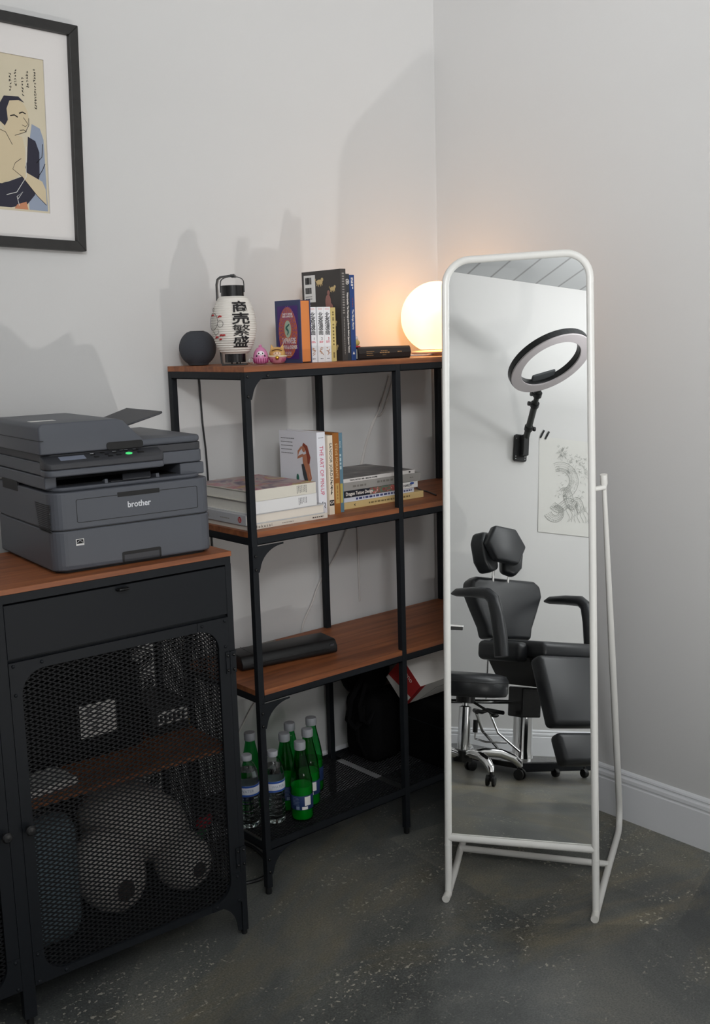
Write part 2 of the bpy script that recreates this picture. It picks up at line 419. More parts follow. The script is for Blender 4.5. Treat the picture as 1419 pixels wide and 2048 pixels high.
# carcass: stiles, rails, panels
mb = MB()
for x0, x1 in ((-ST, 0), (MIDX-0.0135, MIDX+0.0135), (-CW, -CW+ST)):
    mb.box(x0, x1, 0, 0.018, 0.012 if x1-x0 < 0.02 else 0.02, 0.9185)
for x0 in (-ST, -CW):
    mb.box(x0, x0+ST, CDK-0.018, CDK, 0.012, 0.9365)
mb.box(-CW, 0, 0, 0.016, 0.9185, 0.9365); mb.box(-CW+ST, -ST, 0.0085, 0.018, 0.785, 0.8025)
mb.box(-CW+ST, -ST, CDK-0.016, CDK, 0.9, 0.9365)
for z0, z1 in ((0.095, 0.107),):
    mb.box(-CW, 0, 0.02, CDK, z0, z0+0.004); mb.box(-CW+ST, -ST, CDK-0.016, CDK, z0-0.02, z0)
    mb.box(-ST, 0, 0.018, CDK-0.018, z0-0.02, z0); mb.box(-CW, -CW+ST, 0.018, CDK-0.018, z0-0.02, z0)
mb.box(-ST, -0.004, 0.018, CDK-0.018, 0.90, 0.9365); mb.box(-CW+0.004, -CW+ST, 0.018, CDK-0.018, 0.90, 0.9365)
mb.box(-ST, 0, 0.018, CDK-0.018, 0.795, 0.8015); mb.box(-CW, -CW+ST, 0.018, CDK-0.018, 0.795, 0.8015)
mb.box(-0.003, 0, 0.018, CDK-0.018, 0.8015, 0.9185); mb.box(-CW, -CW+0.003, 0.018, CDK-0.018, 0.8015, 0.9185)
mb.box(-CW+ST, -ST, CDK-0.003, CDK, 0.7985, 0.9)       # drawer housing back
mb.box(-CW+ST, -ST, 0.02, CDK, 0.796, 0.7985)        # drawer housing floor
mb.build('carcass', BLACK, cb, bevel=0.0006)
MB().box(-CW+ST+0.002, -ST-0.002, 0.022, CDK-0.02, 0.4665, 0.4785).build('inner_shelf', WOOD, cb)
mb = MB()
expanded(mb, -CW+ST, -ST, 0.1, 0.796, CDK-0.001, cw=0.022, ch=0.010)
mb.build('back_mesh', BLACKM, cb)
mb = MB(); expanded(mb, 0.018, CDK-0.018, 0.1, 0.796, -0.004, axes='yz'); mb.build('side_mesh', BLACKM, cb)
mb = MB(); expanded(mb, 0.018, CDK-0.018, 0.1, 0.796, -CW+0.004, axes='yz'); mb.build('side_mesh', BLACKM, cb)
# feet and curved leg brackets
for x0, d, y0 in ((-ST, 1, 0), (-CW, -1, 0), (-ST, 1, CDK-0.018), (-CW, -1, CDK-0.018)):
    f = MB().lathe([(0.0068, 0), (0.0076, 0.003), (0.0076, 0.014)], 14, 0, Matrix.Translation((x0+ST/2, y0+0.009, 0)))
    f.build('foot', BPLAST, cb, smooth=True)
f = MB().lathe([(0.0068, 0), (0.0076, 0.003), (0.0076, 0.021)], 14, 0, Matrix.Translation((MIDX, 0.009, 0))); f.build('foot', BPLAST, cb, smooth=True)
for xs, d in ((-ST, -1), (-CW+ST, 1)):
    pts = [(xs, 0.1), (xs+d*0.082, 0.1), (xs+d*0.082, 0.096)]
    for k in range(1, 10):
        a = PI/2*k/10; pts.append((xs+d*(0.012+0.070*(1-math.sin(a))), 0.022+0.072*math.cos(a)))
    pts += [(xs+d*0.010, 0.014), (xs, 0.014)]
    MB().prism(pts, 0.004, 0.007, 'y').build('leg_bracket', BLACK, cb)
# drawers
for x0, x1 in ((-0.5308, -0.0158), (-CW+ST+0.002, MIDX-0.0135-0.0012)):
    dr = MB().box(x0, x1, -0.001, 0.017, 0.8035, 0.9145)
    dr.box(x0+0.01, x1-0.01, 0.017, CDK-0.03, 0.8035, 0.880)
    o = dr.build('drawer', BLACK, cb, bevel=0.0008)
    hx = (x0+x1)/2
    h = MB()
    h.lathe([(0.0135, 0), (0.0150, 0.002), (0.0150, 0.0045), (0.0125, 0.006)], 20, 0, Matrix.Translation((hx, -0.0030, 0.9035)) @ Matrix.Diagonal((1, 0.62, 1, 1)))
    h.tube([(hx-0.0135, -0.004, 0.906), (hx-0.010, -0.0135, 0.9075), (hx, -0.0165, 0.908), (hx+0.010, -0.0135, 0.9075), (hx+0.0135, -0.004, 0.906)], 0.0022, 8)
    h.build('drawer_pull', BGLOSS, o, smooth=True)
# doors
def door(x0, x1, hinge_right, knobx):
    z0, z1 = 0.090, 0.7955
    ix0, ix1, iz0, iz1 = x0+0.024, x1-0.027, z0+0.016, z1-0.0215
    mb = MB().ring(rrect(x0, x1, z0, z1, 0.0005, 6), rrect(ix0, ix1, iz0, iz1, 0.05, 6), -0.001, 0.006, 'y')
    o = mb.build('door', BLACK, cb)
    # raised corner plates
    pl = MB()
    for cx, cz, sx, sz in ((x0, z1, 1, -1), (x1, z1, -1, -1), (x0, z0, 1, 1), (x1, z0, -1, 1)):
        a0x = ix0 if sx > 0 else ix1; a0z = iz1 if sz < 0 else iz0
        pts = [(cx, cz), (cx+sx*0.08, cz), (cx+sx*0.08, a0z-sz*0.001)]
        for k in range(0, 9):
            a = PI/2*k/8; pts.append((a0x+sx*0.05*(1-math.sin(a)), a0z+sz*0.05*(1-math.cos(a))))
        pts += [(a0x-sx*0.001, cz+sz*0.075), (cx, cz+sz*0.075)]
        pl.prism(pts, -0.0022, -0.001, 'y')
    pl.build('corner_plate', BLACK, o, split=True)
    rv = MB()
    for cx, cz, sx, sz in ((x0, z1, 1, -1), (x1, z1, -1, -1), (x0, z0, 1, 1), (x1, z0, -1, 1)):
        for ax, az in ((0.009, 0.007), (0.069, 0.009), (0.010, 0.068)): bolt(rv, cx+sx*ax, cz+sz*az, -0.0022, r=0.0038)
    rv.build('rivet', BLACK, o, smooth=True, split=True)
    m = expanded(MB(), ix0-0.01, ix1+0.01, iz0-0.008, iz1+0.008, 0.0078)
    m.build('mesh_panel', BLACKM, o)
    hx = x1 if hinge_right else x0; s = 1 if hinge_right else -1
    for hz in (0.662, 0.178):
        h = MB().box(hx-0.011 if s > 0 else hx-0.0155, hx+0.0155 if s > 0 else hx+0.011, -0.0045, -0.002, hz, hz+0.052)
        h.tube([(hx+0.0005*s, -0.0052, hz), (hx+0.0005*s, -0.0052, hz+0.052)], 0.0022, 8)
        hb = h.build('hinge', BLACK, o)
        b = MB()
        for dx in (-0.0065*s, 0.0095*s):
            for dz in (0.008, 0.043): bolt(b, hx+dx, hz+dz, -0.0045, r=0.0035)
        b.build('hinge_screw', BGLOSS, hb, smooth=True, split=True)
    k = MB().lathe([(0.0045, 0), (0.0045, 0.010), (0.0105, 0.016), (0.0110, 0.020), (0.008, 0.0235), (0.0003, 0.0245)], 18, 0, Matrix.Translation((knobx, -0.001, 0.442)) @ Matrix.Rotation(PI/2, 4, 'X'), cap=False)
    k.build('knob', BPLAST, o, smooth=True)
door(-0.5308, -0.0158, True, -0.5195)
door(-CW+ST+0.002, MIDX-0.0135-0.0012, False, -0.5690)

# ---------------------------------------------------------------- printer
pr = thing('printer', 'dark grey multifunction laser printer on top of the sideboard', 'printer', (-0.535, -0.415, 0.9482), math.radians(-5))
PWD = 0.372
def rpoly(x0, x1, y0, y1, rf, n=6, bow=0.0):
    # plan outline: front corners (y0) rounded, front edge slightly bowed
    pts = []
    for k in range(n+1):
        a = math.radians(180+90*k/n); pts.append((x0+rf+rf*math.cos(a), y0+rf+rf*math.sin(a)))
    if bow:
        for k in range(1, 8):
            t = k/8; pts.append((x0+rf+(x1-x0-2*rf)*t, y0-bow*math.sin(PI*t)))
    for k in range(n+1):
        a = math.radians(270+90*k/n); pts.append((x1-rf+rf*math.cos(a), y0+rf+rf*math.sin(a)))
    pts += [(x1, y1), (x0, y1)]
    return pts
body = MB()
body.prism(rpoly(0, PWD, 0, 0.36, 0.03), 0.006, 0.0905, 'z')
body.prism(rpoly(0, PWD, 0, 0.36, 0.03), 0.0925, 0.172, 'z')
body.prism(rpoly(0.012, PWD-0.012, 0.014, 0.35, 0.03), 0.172, 0.181, 'z')
o = body.build('main_body', PGREY, pr, bevel=0.003, bseg=2)
MB().prism(rpoly(0.003, PWD-0.003, 0.003, 0.357, 0.028), 0.0905, 0.0925, 'z').build('seam', PBLACK, o)
MB().prism(rpoly(0.01, PWD-0.01, 0.01, 0.35, 0.028), 0, 0.006, 'z').build('base', PBLACK, pr)
# paper tray pull, flap outline, upper slot
MB().prism(rrect(0.148, 0.240, 0.006, 0.030, 0.004, 4), -0.0006, 0.004, 'y').build('tray_recess', PBLACK, pr)
t = MB().box(0.152, 0.236, -0.0010, 0.003, 0.007, 0.0235); t.build('tray_pull', PDARK, pr, bevel=0.0015)
MB().ring(rrect(0.053, 0.336, 0.1055, 0.1555, 0.004, 4), rrect(0.0540, 0.335, 0.1065, 0.1545, 0.0035, 4), -0.0006, 0.002, 'y').build('flap_outline', PBLACK, pr)
MB().prism(rrect(0.146, 0.244, 0.1505, 0.1605, 0.001, 2), -0.0009, 0.002, 'y').build('flap_grip', PBLACK, pr)
BW = mat('pale_print', rgb(214, 216, 220), 0.5)
letters('brother', 0.0185, frame_mat((0.1945, -0.0006, 0.1315), (1, 0, 0), (0, 0, 1)), BW, pr, bold=0.00035, sx=0.93)
st = MB().box(0.047, 0.0645, -0.0006, 0.001, 0.0575, 0.0715).build('energy_sticker', PAPER, pr)
s2 = MB(); s2.box(0.0485, 0.063, -0.0010, -0.0006, 0.0615, 0.0702); s2.build('sticker_mark', INK, st)
s3 = MB(); s3.tube([(0.0495+0.012*k/8, -0.0011, 0.0635+0.0045*math.sin(PI*k/8)) for k in range(9)], 0.00045, 6)
s3.box(0.0495, 0.062, -0.0011, -0.0006, 0.0588, 0.0604); s3.build('sticker_lettering', BW, st)
# neck behind the output opening: black cavity framed by side walls
nk = MB()
nk.box(0.0, 0.026, 0.03, 0.36, 0.178, 0.205); nk.box(0.312, PWD, 0.03, 0.36, 0.178, 0.205)
nk.build('neck_wall', PGREY, pr, bevel=0.003, split=True)
MB().box(0.026, 0.312, 0.14, 0.35, 0.178, 0.2055).box(0.0262, 0.3118, 0.052, 0.14, 0.1811, 0.1822).build('output_cavity', PBLACK, pr)
sc_ = MB()
sc_.prism(rpoly(0.0, PWD, 0.028, 0.355, 0.02), 0.2065, 0.234, 'z'); sc_.build('scanner_base', PGREY, pr, bevel=0.003)
up = MB(); up.prism(rpoly(0.002, PWD-0.001, 0.03, 0.353, 0.02), 0.2345, 0.2505, 'z'); up.build('scanner_band', PDARK, pr, bevel=0.0015)
ld = MB()
ld.prism(rpoly(0.0, PWD-0.002, 0.028, 0.355, 0.022), 0.2512, 0.267, 'z'); ld.build('scanner_lid', PGREY, pr, bevel=0.006, bseg=3)
# document feeder hump
adf = MB()
prof = [(-0.008, 0.2515), (-0.008, 0.309), (0.001, 0.3165), (0.165, 0.3165), (0.180, 0.3115), (0.205, 0.286), (0.222, 0.2700), (0.226, 0.2515)]
adf.prism(prof, 0.022, 0.33, 'y')
ad = adf.build('document_feeder', PGREY, pr, bevel=0.004, bseg=3)
MB().prism(rrect(0.138, 0.222, 0.2515, 0.2672, 0.006, 4), 0.0206, 0.03, 'y').build('feeder_slot', PBLACK, ad)
g = MB().box(-0.0085, 0.0, 0.018, 0.33, 0.2805, 0.2818); g.build('feeder_seam', PBLACK, ad)
lab = MB().box(0.005, 0.06, 0.10, 0.125, 0.3163, 0.3168).build('white_label_strip', PAPER, ad)
# document tray rising to the right
tr = MB()
M = Matrix.Translation((0.185, 0.19, 0.280)) @ Matrix.Rotation(math.radians(-17), 4, 'Y')
tr.prism([(0.0, -0.075), (0.118, -0.105), (0.126, -0.10), (0.126, 0.095), (0.0, 0.095)], 0, 0.005, 'z', M=M)
tr.build('document_tray', PDARK, pr, bevel=0.0015)
# control panel
cp = MB()
pan = rpoly(-0.006, 0.262, -0.006, 0.036, 0.016)
ztop = lambda y: 0.2335+0.0165*(y+0.006)/0.042
npn = len(pan)
cp.add([(a, b_, 0.2212) for a, b_ in pan]+[(a, b_, ztop(b_)) for a, b_ in pan], [tuple(range(npn))[::-1], tuple(range(npn, 2*npn))]+[(q, (q+1) % npn, npn+(q+1) % npn, npn+q) for q in range(npn)])
cpo = cp.build('control_panel', PDARK, pr, bevel=0.003, bseg=3)
cl = MB().prism(rpoly(-0.006, 0.262, -0.006, 0.036, 0.016), 0.2065, 0.2210, 'z'); cl.build('panel_underside', PGREY, cpo, bevel=0.004, bseg=3)
MS = Matrix.Translation((0, -0.006, 0.2335)) @ Matrix.Rotation(math.atan2(0.0165, 0.042), 4, 'X')
MB().box(0.030, 0.086, 0.014, 0.031, -0.001, 0.0006, M=MS).build('display', mat('lcd_glass', rgb(128, 134, 150), 0.25), cpo)
bt = MB()
for bx, by, w in ((0.100, 0.026, 0.011), (0.104, 0.015, 0.011), (0.124, 0.031, 0.009), (0.131, 0.022, 0.009), (0.135, 0.013, 0.011), (0.150, 0.027, 0.010), (0.154, 0.015, 0.012), (0.168, 0.031, 0.009), (0.178, 0.030, 0.009), (0.198, 0.030, 0.013), (0.204, 0.018, 0.015)):
    bt.box(bx, bx+w, by, by+0.0055, -0.001, 0.0012, M=MS)
bt.build('button', PBLACK, cpo, bevel=0.0008, split=True)
x = MB()
for bx, by in ((0.101, 0.034), (0.152, 0.035), (0.170, 0.0385), (0.180, 0.0375), (0.200, 0.0375)): x.box(bx, bx+0.008, by-0.0008, by+0.0004, -0.0005, 0.0004, M=MS)
x.build('panel_print', BW, cpo)
MB().lathe([(0.0078, -0.001), (0.0078, 0.0012), (0.006, 0.0018)], 18, 0, MS @ Matrix.Translation((0.184, 0.020, 0)) @ Matrix.Diagonal((1, 0.62, 1, 1))).build('lit_start_button', mat('green_led', rgb(70, 190, 110), 0.4, emit=rgb(80, 235, 130), estr=0.55), cpo)
# output tray flap and guides on the body top
fl = MB()
fl.box(0.142, 0.232, 0.02, 0.05, 0.181, 0.1835)
M = Matrix.Translation((0.165, 0.012, 0.1835)) @ Matrix.Rotation(math.radians(28), 4, 'X')
fl.prism([(0, 0), (0.066, 0), (0.074, 0.022), (0.008, 0.022)], 0, 0.003, 'z', M=M)
fl.build('paper_stop', PDARK, pr, bevel=0.001)
gd = MB(); gd.prism([(0.03, 0.181), (0.03, 0.187), (0.016, 0.1905), (0.014, 0.181)], 0.126, 0.133, 'x'); gd.prism([(0.05, 0.181), (0.05, 0.187), (0.022, 0.1905), (0.02, 0.181)], 0.248, 0.256, 'x')
gd.build('paper_guide', PGREY, pr, bevel=0.001, split=True)
# left side: louvres and grip
lv = MB()
for k in range(15):
    z = 0.146-k*0.0041
    lv.box(-0.0006, 0.002, 0.012 + (0.004 if k > 2 else 0.0), 0.100-k*0.0013, z-0.0011, z+0.0011)
lv.build('louvres', PBLACK, pr)
MB().prism(rrect(0.208, 0.312, 0.158, 0.181, 0.002, 2), -0.0006, 0.004, 'x').build('side_grip', PBLACK, pr)

# ---------------------------------------------------------------- things on the shelf top
Z0 = SH
hp = thing('smart_speaker', 'round dark grey fabric speaker at the left end of the shelf top', 'speaker', (0.0600, -0.066, Z0))
prof = [(0.020, 0.0), (0.026, 0.002)]
for k in range(1, 20):
    th = math.radians(-62+k*(62+63)/20); prof.append((0.0485*math.cos(th), 0.0455+0.0485*math.sin(th)))
prof += [(0.020, 0.0885), (0.0003, 0.0888)]
MB().lathe(prof, 40).build('fabric_body', mat('speaker_mesh', rgb(66, 68, 74), 0.8, bump=0.9, bscale=900), hp, smooth=True)
MB().lathe([(0.019, 0.0883), (0.019, 0.0895), (0.0003, 0.0897)], 28).build('touch_top', BGLOSS, hp, smooth=True)

ln = thing('paper_lantern', 'white paper lantern with black brushed characters, hung on a black stand', 'lantern', (0.0865, -0.200, Z0), math.radians(-40))
# local x runs along the camera's right, y away from the camera
LZ0, LZ1 = 0.029, 0.172
def lan_r(z):
    t = (z-LZ0)/(LZ1-LZ0)
    return 0.0315+0.0255*(max(0, math.sin(PI*min(max(t, 0), 1)))**0.62)
prof = []
NR = 25
for k in range(NR*2+1):
    z = LZ0+(LZ1-LZ0)*k/(NR*2)
    prof.append((lan_r(z)-(0.0015 if k % 2 else 0), z))
shd = mat('lantern_paper', rgb(222, 217, 209), 0.75)
s_ = MB().lathe(prof, 64).build('paper_shade', shd, ln)
for p_ in s_.data.polygons: p_.use_smooth = False
MB().lathe([(0.0285, 0.170), (0.0290, 0.1705), (0.0290, 0.1985), (0.0265, 0.199), (0.0265, 0.188), (0.0003, 0.188)], 36).build('top_cap', BGLOSS, ln, smooth=True)
bc = MB().lathe([(0.0255, 0.0075), (0.0262, 0.008), (0.0262, 0.030), (0.025, 0.0305)], 36)
bc.build('bottom_cap', BGLOSS, ln, smooth=True)
lg = MB()
for a in range(5): lg.tube([(0.012*math.cos(a*1.257), 0.012*math.sin(a*1.257), 0.0033), (0.012*math.cos(a*1.257), 0.012*math.sin(a*1.257), 0.0078)], 0.0018, 6)
lg.build('battery_stud', BPLAST, ln, split=True)
arc = [(-0.0298, 0.182), (-0.0298, 0.201)]+[(-0.0298*math.cos(PI*k/12), 0.201+0.020*math.sin(PI*k/12)**0.6) for k in range(1, 12)]+[(0.0298, 0.201), (0.0298, 0.182)]
MB().strip(arc, 0.008, 0.0022).build('handle', BPLAST, ln)
stp = [(0.020, 0.004), (-0.022, 0.004), (-0.033, 0.007), (-0.037, 0.014), (-0.038, 0.03)]
sd = [(0.028, 0.0035), (-0.018, 0.0035), (-0.028, 0.0055), (-0.031, 0.012), (-0.031, 0.036)]
stand = MB().strip([(0.025, 0.002), (-0.034, 0.002), (-0.0375, 0.006), (-0.0405, 0.05), (-0.0420, 0.120), (-0.0420, 0.203), (-0.039, 0.216), (-0.032, 0.2215), (0.004, 0.2265), (0.004, 0.222)], 0.026, 0.0035, M=Matrix.Translation((0, 0.028, 0)))
stand.box(-0.034, 0.028, -0.012, 0.040, 0.0, 0.0035)
stand.box(-0.003, 0.007, -0.004, 0.040, 0.2195, 0.2265)
stand.build('stand', BPLAST, ln)
def lan_warp(ang0):
    def w(p):
        z = 0.1010+p.y; a = ang0+p.x/0.0570
        r = lan_r(z)+0.0016+p.z
        return Vector((r*math.sin(a), -r*math.cos(a), z))
    return w
def brush_char(ch, y0, bold):
    w0 = lan_warp(math.radians(25))
    letters(ch, 0.0330, None, INK, s_, name='brushed_character', bold=bold, sx=1.50, warp=lambda p: w0(Vector((p.x, p.y*0.90+y0, p.z))), cuts=1)
for ch, y0, bo in (('商', 0.0420, 0.0006), ('売', 0.0130, 0.0007), ('繁', -0.0160, 0.0001), ('盛', -0.0445, 0.0005)): brush_char(ch, y0, bo)
dr = MB(); dr2 = MB()
def lan_pt(a, z, off=0.0012):
    r = lan_r(z)+off; return (r*math.sin(a), -r*math.cos(a), z)
def lan_curve(mb, pts, r): mb.tube([lan_pt(a, z) for a, z in pts], r, 6)
A0 = math.radians(-62)
lan_curve(dr, [(A0+0.42*math.cos(t*0.5), 0.110+0.022*math.sin(t*0.5)) for t in range(0, 13)], 0.0005)
lan_curve(dr, [(A0-0.1+0.14*math.cos(t*0.6), 0.140+0.004*math.sin(t*0.6)) for t in range(0, 11)], 0.0004)
for q in range(6): lan_curve(dr, [(A0-0.25, 0.094+q*0.006), (A0+0.1, 0.093+q*0.006), (A0+0.32, 0.095+q*0.0055)], 0.0003)
lan_curve(dr, [(A0+0.55+0.16*math.cos(t*0.55), 0.104+0.008*math.sin(t*0.55)) for t in range(0, 14)], 0.0005)
lan_curve(dr, [(A0+0.05, 0.086), (A0+0.2, 0.076), (A0+0.45, 0.083), (A0+0.4, 0.093)], 0.0005)
for c, w_ in (((A0+0.52, 0.122), 0.0045), ((A0+0.25, 0.071), 0.0050), ((A0+0.55, 0.076), 0.0035), ((A0+0.0, 0.126), 0.0035), ((A0+0.7, 0.076), 0.003), ((A0+0.48, 0.066), 0.003)):
    lan_curve(dr2, [(c[0]-w_/0.06*1.2, c[1]-w_*0.4), (c[0], c[1]+w_*0.3), (c[0]+w_/0.06*1.2, c[1])], 0.0018)
dr.build('ink_drawing', INK, s_); dr2.build('red_strokes', RED, s_)

dm = thing('daruma_figurine', 'small pink and white daruma figurine with a key ring', 'figurine', (0.133, -0.245, Z0), math.radians(-35))
PINK = colmat('pink_glaze', 206, 130, 170, 0.3); DPK = colmat('deep_pink', 150, 40, 96, 0.35)
prof = [(0.010, 0), (0.0165, 0.004), (0.0195, 0.012), (0.0195, 0.022), (0.0165, 0.033), (0.010, 0.041), (0.004, 0.0445), (0.0003, 0.045)]
MB().lathe(prof, 28).build('body', PINK, dm, smooth=True, subd=1)
MB().ell((0, -0.0085, 0.025), (0.0125, 0.0105, 0.0115)).build('face', colmat('white_glaze', 232, 222, 226, 0.3), dm, smooth=True)
e = MB()
for sx in (-1, 1):
    e.ell((sx*0.0048, -0.0178, 0.028), (0.0017, 0.001, 0.002), seg=10, rings=6); e.ell((sx*0.0095, -0.0155, 0.0215), (0.0028, 0.0015, 0.0028), seg=10, rings=6)
e.ell((0, -0.0190, 0.0245), (0.0012, 0.0008, 0.0008), seg=8, rings=6); e.build('eye_mark', INK, dm, split=True)
s = MB()
for k in range(-4, 5):
    a = k*0.32; r = 0.0199
    s.tube([(r*math.sin(a), -r*math.cos(a), 0.016), (0.0193*math.sin(a), -0.0193*math.cos(a), 0.008), (0.0165*math.sin(a), -0.0165*math.cos(a), 0.004)], 0.0010, 6)
s.build('stripe', DPK, dm, split=True)
MB().lathe([(0.0035, 0.043), (0.0045, 0.047), (0.002, 0.050), (0.0003, 0.0505)], 12).build('top_knot', PINK, dm, smooth=True)
kr = MB(); kr.tube([(-0.024+0.0085*math.cos(2*PI*k/20)*0.75, -0.006+0.004*math.cos(2*PI*k/20), 0.0095+0.0085*math.sin(2*PI*k/20)) for k in range(20)], 0.0010, 8, closed=True)
kr.build('key_ring', CHROME, dm, smooth=True)

ct = thing('lucky_cat_figurine', 'small golden cat figurine in a pink bowl beside the daruma', 'figurine', (0.173, -0.262, Z0), math.radians(-38))
CATG = colmat('golden_glaze', 206, 160, 92, 0.3)
MB().lathe([(0.010, 0), (0.017, 0.003), (0.0225, 0.012), (0.0235, 0.018), (0.021, 0.019)], 28).build('pink_bowl', colmat('bowl_pink', 196, 128, 140, 0.3), ct, smooth=True)
s = MB()
for k in list(range(-6, -2))+list(range(3, 7)):
    a = k*0.2; s.tube([(0.0232*math.sin(a), -0.0232*math.cos(a), 0.014), (0.0190*math.sin(a), -0.0190*math.cos(a), 0.006)], 0.0008, 6)
s.build('bowl_stripe', DPK, ct, split=True)
MB().tube([(0.0228*math.cos(2*PI*k/28), 0.0228*math.sin(2*PI*k/28), 0.0195) for k in range(28)], 0.0022, 8, closed=True).build('cream_rim', colmat('cream_glaze', 226, 214, 180, 0.3), ct, smooth=True)
MB().ell((0, 0, 0.026), (0.0205, 0.019, 0.017)).build('cat_head', CATG, ct, smooth=True)
er = MB()
for sx in (-1, 1):
    er.prism([(sx*0.005, 0.038), (sx*0.0175, 0.034), (sx*0.0155, 0.0505)], -0.004, 0.004, 'y')
er.build('ear', CATG, ct, bevel=0.0015, split=True)
MB().ell((0, -0.0125, 0.0255), (0.0115, 0.0085, 0.0075)).build('face', colmat('face_pink', 224, 190, 160, 0.35), ct, smooth=True)
br = MB(); br.tube([(-0.013+0.026*k/12, -0.0185-0.002*math.sin(PI*k/12), 0.0335+0.003*math.sin(PI*k/12)) for k in range(13)], 0.0011, 6)
for sx in (-1, 1): br.ell((sx*0.004, -0.0205, 0.0275), (0.0011, 0.0008, 0.0014), seg=8, rings=6)
br.build('painted_brow', colmat('dark_brown_paint', 92, 52, 26, 0.4), ct)
MB().ell((0, -0.0245, 0.016), (0.0052, 0.0052, 0.0052)).build('bell', mat('bell_gold', rgb(210, 164, 70), 0.25, metal=0.8), ct, smooth=True)

# ---------------------------------------------------------------- books
def closed_book(name, label, t, d, h, cover, loc, rotz=0.0, pages=PAGES, spine='front', soft=False, group=None, rot=None):
    """standing book: x = thickness, y = depth (spine at y=0 when spine='front'), z = height"""
    o = thing(name, label, 'book', loc, rotz, group, rot)
    cv = 0.0004 if soft else 0.0022
    ins = 0.0 if soft else 0.003
    c = MB()
    c.box(0, cv, 0, d, 0, h); c.box(t-cv, t, 0, d, 0, h)
    if spine == 'front': c.box(cv, t-cv, 0, cv, 0, h); p = MB().box(cv, t-cv, cv, d-ins, ins, h-ins)
    else: c.box(cv, t-cv, d-cv, d, 0, h); p = MB().box(cv, t-cv, ins, d-cv, ins, h-ins)
    c.build('cover', cover, o, bevel=0.0004)
    p.build('pages', pages, o)
    return o
FR = lambda x, z, y=-0.0003: frame_mat((x, y, z), (1, 0, 0), (0, 0, 1))
FRD = lambda x, z, y=-0.0003: frame_mat((x, y, z), (0, 0, -1), (1, 0, 0))   # lettering reading downwards
LEFT = lambda y, z, x=-0.0003: frame_mat((x, y, z), (0, -1, 0), (0, 0, 1))     # lettering on the left cover
def lines(mb, M, x0, x1, ys, h=0.0012, jit=0.25):
    # rows of unreadable small print as raised dashes
    for y in ys:
        x = x0; xe = x1-(x1-x0)*random.random()*jit
        while x < xe:
            w = random.uniform(0.002, 0.006)*(h/0.0012)**0.5
            mb.box(x, min(x+w, xe), y-h/2, y+h/2, 0, 0.0002, M=M); x += w+h*0.7
    return mb
# Japanese myths book: cover to the left, page edges to the front
MT = colmat('teal_blue_cloth', 62, 70, 104, 0.5)
b = closed_book('hardback_book', 'teal hardback of Japanese myths with ornate purple and orange cover', 0.034, 0.105, 0.160, MT, (0.224, -0.298, Z0), 0.02, pages=colmat('orange_edges', 214, 130, 70, 0.7), spine='back')
M = LEFT(0.0525, 0.080)
cv = MB().box(-0.042, 0.042, -0.070, 0.066, 0, 0.0004, M=M).build('purple_panel', colmat('purple_print', 74, 42, 112, 0.45), b)
el = [(0.0385*math.cos(2*PI*k/40), -0.002+0.065*math.sin(2*PI*k/40)) for k in range(40)]
MB().prism(el, 0.0004, 0.0007, 'z', M=M).build('orange_oval', colmat('orange_print', 186, 100, 70, 0.45), b)
w = MB()
for k in range(30):
    a = 2*PI*k/30
    w.tube([((0.018+0.0021*q)*math.cos(a+0.07*math.sin(q*1.5)), 0.003+(0.028+0.0038*q)*math.sin(a+0.07*math.sin(q*1.5)), 0.0008) for q in range(10)], 0.0007, 5, M=M)
w.build('purple_waves', colmat('violet_print', 112, 60, 120, 0.5), b)
MB().prism([(0.0135*math.cos(2*PI*k/28), 0.007+0.022*math.sin(2*PI*k/28)) for k in range(28)], 0.0006, 0.0011, 'z', M=M).build('cover_medallion', colmat('pale_print_green', 168, 186, 166, 0.5), b)
q = MB(); q.tube([(0.007*math.cos(t*0.8)*(1-t/14), 0.020-t*0.0026, 0.0012) for t in range(12)], [0.0015+0.0012*math.sin(t/3) for t in range(12)], 6, M=M)
q.build('medallion_motif', colmat('dark_green_print', 44, 92, 84, 0.5), b)
PW_ = mat('printed_white', rgb(232, 224, 216), 0.5)
letters('JAPANESE', 0.0205, M @ Matrix.Translation((0.004, -0.0235, 0.0009)), PW_, b, bold=0.0004, sx=0.62)
letters('MYTHS & LEGENDS', 0.0125, M @ Matrix.Translation((0.004, -0.0395, 0.0009)), PW_, b, bold=0.0003, sx=0.60)
letters('TALES OF HEROES,\nGODS & MONSTERS', 0.0068, M @ Matrix.Translation((0, 0.042, 0.0009)), PW_, b, bold=0.0002, sx=0.72, line=0.95)
lines(MB(), M @ Matrix.Translation((0, 0, 0.0008)), -0.014, 0.014, (-0.052, -0.056, -0.060), 0.0014).build('small_print', PW_, b)
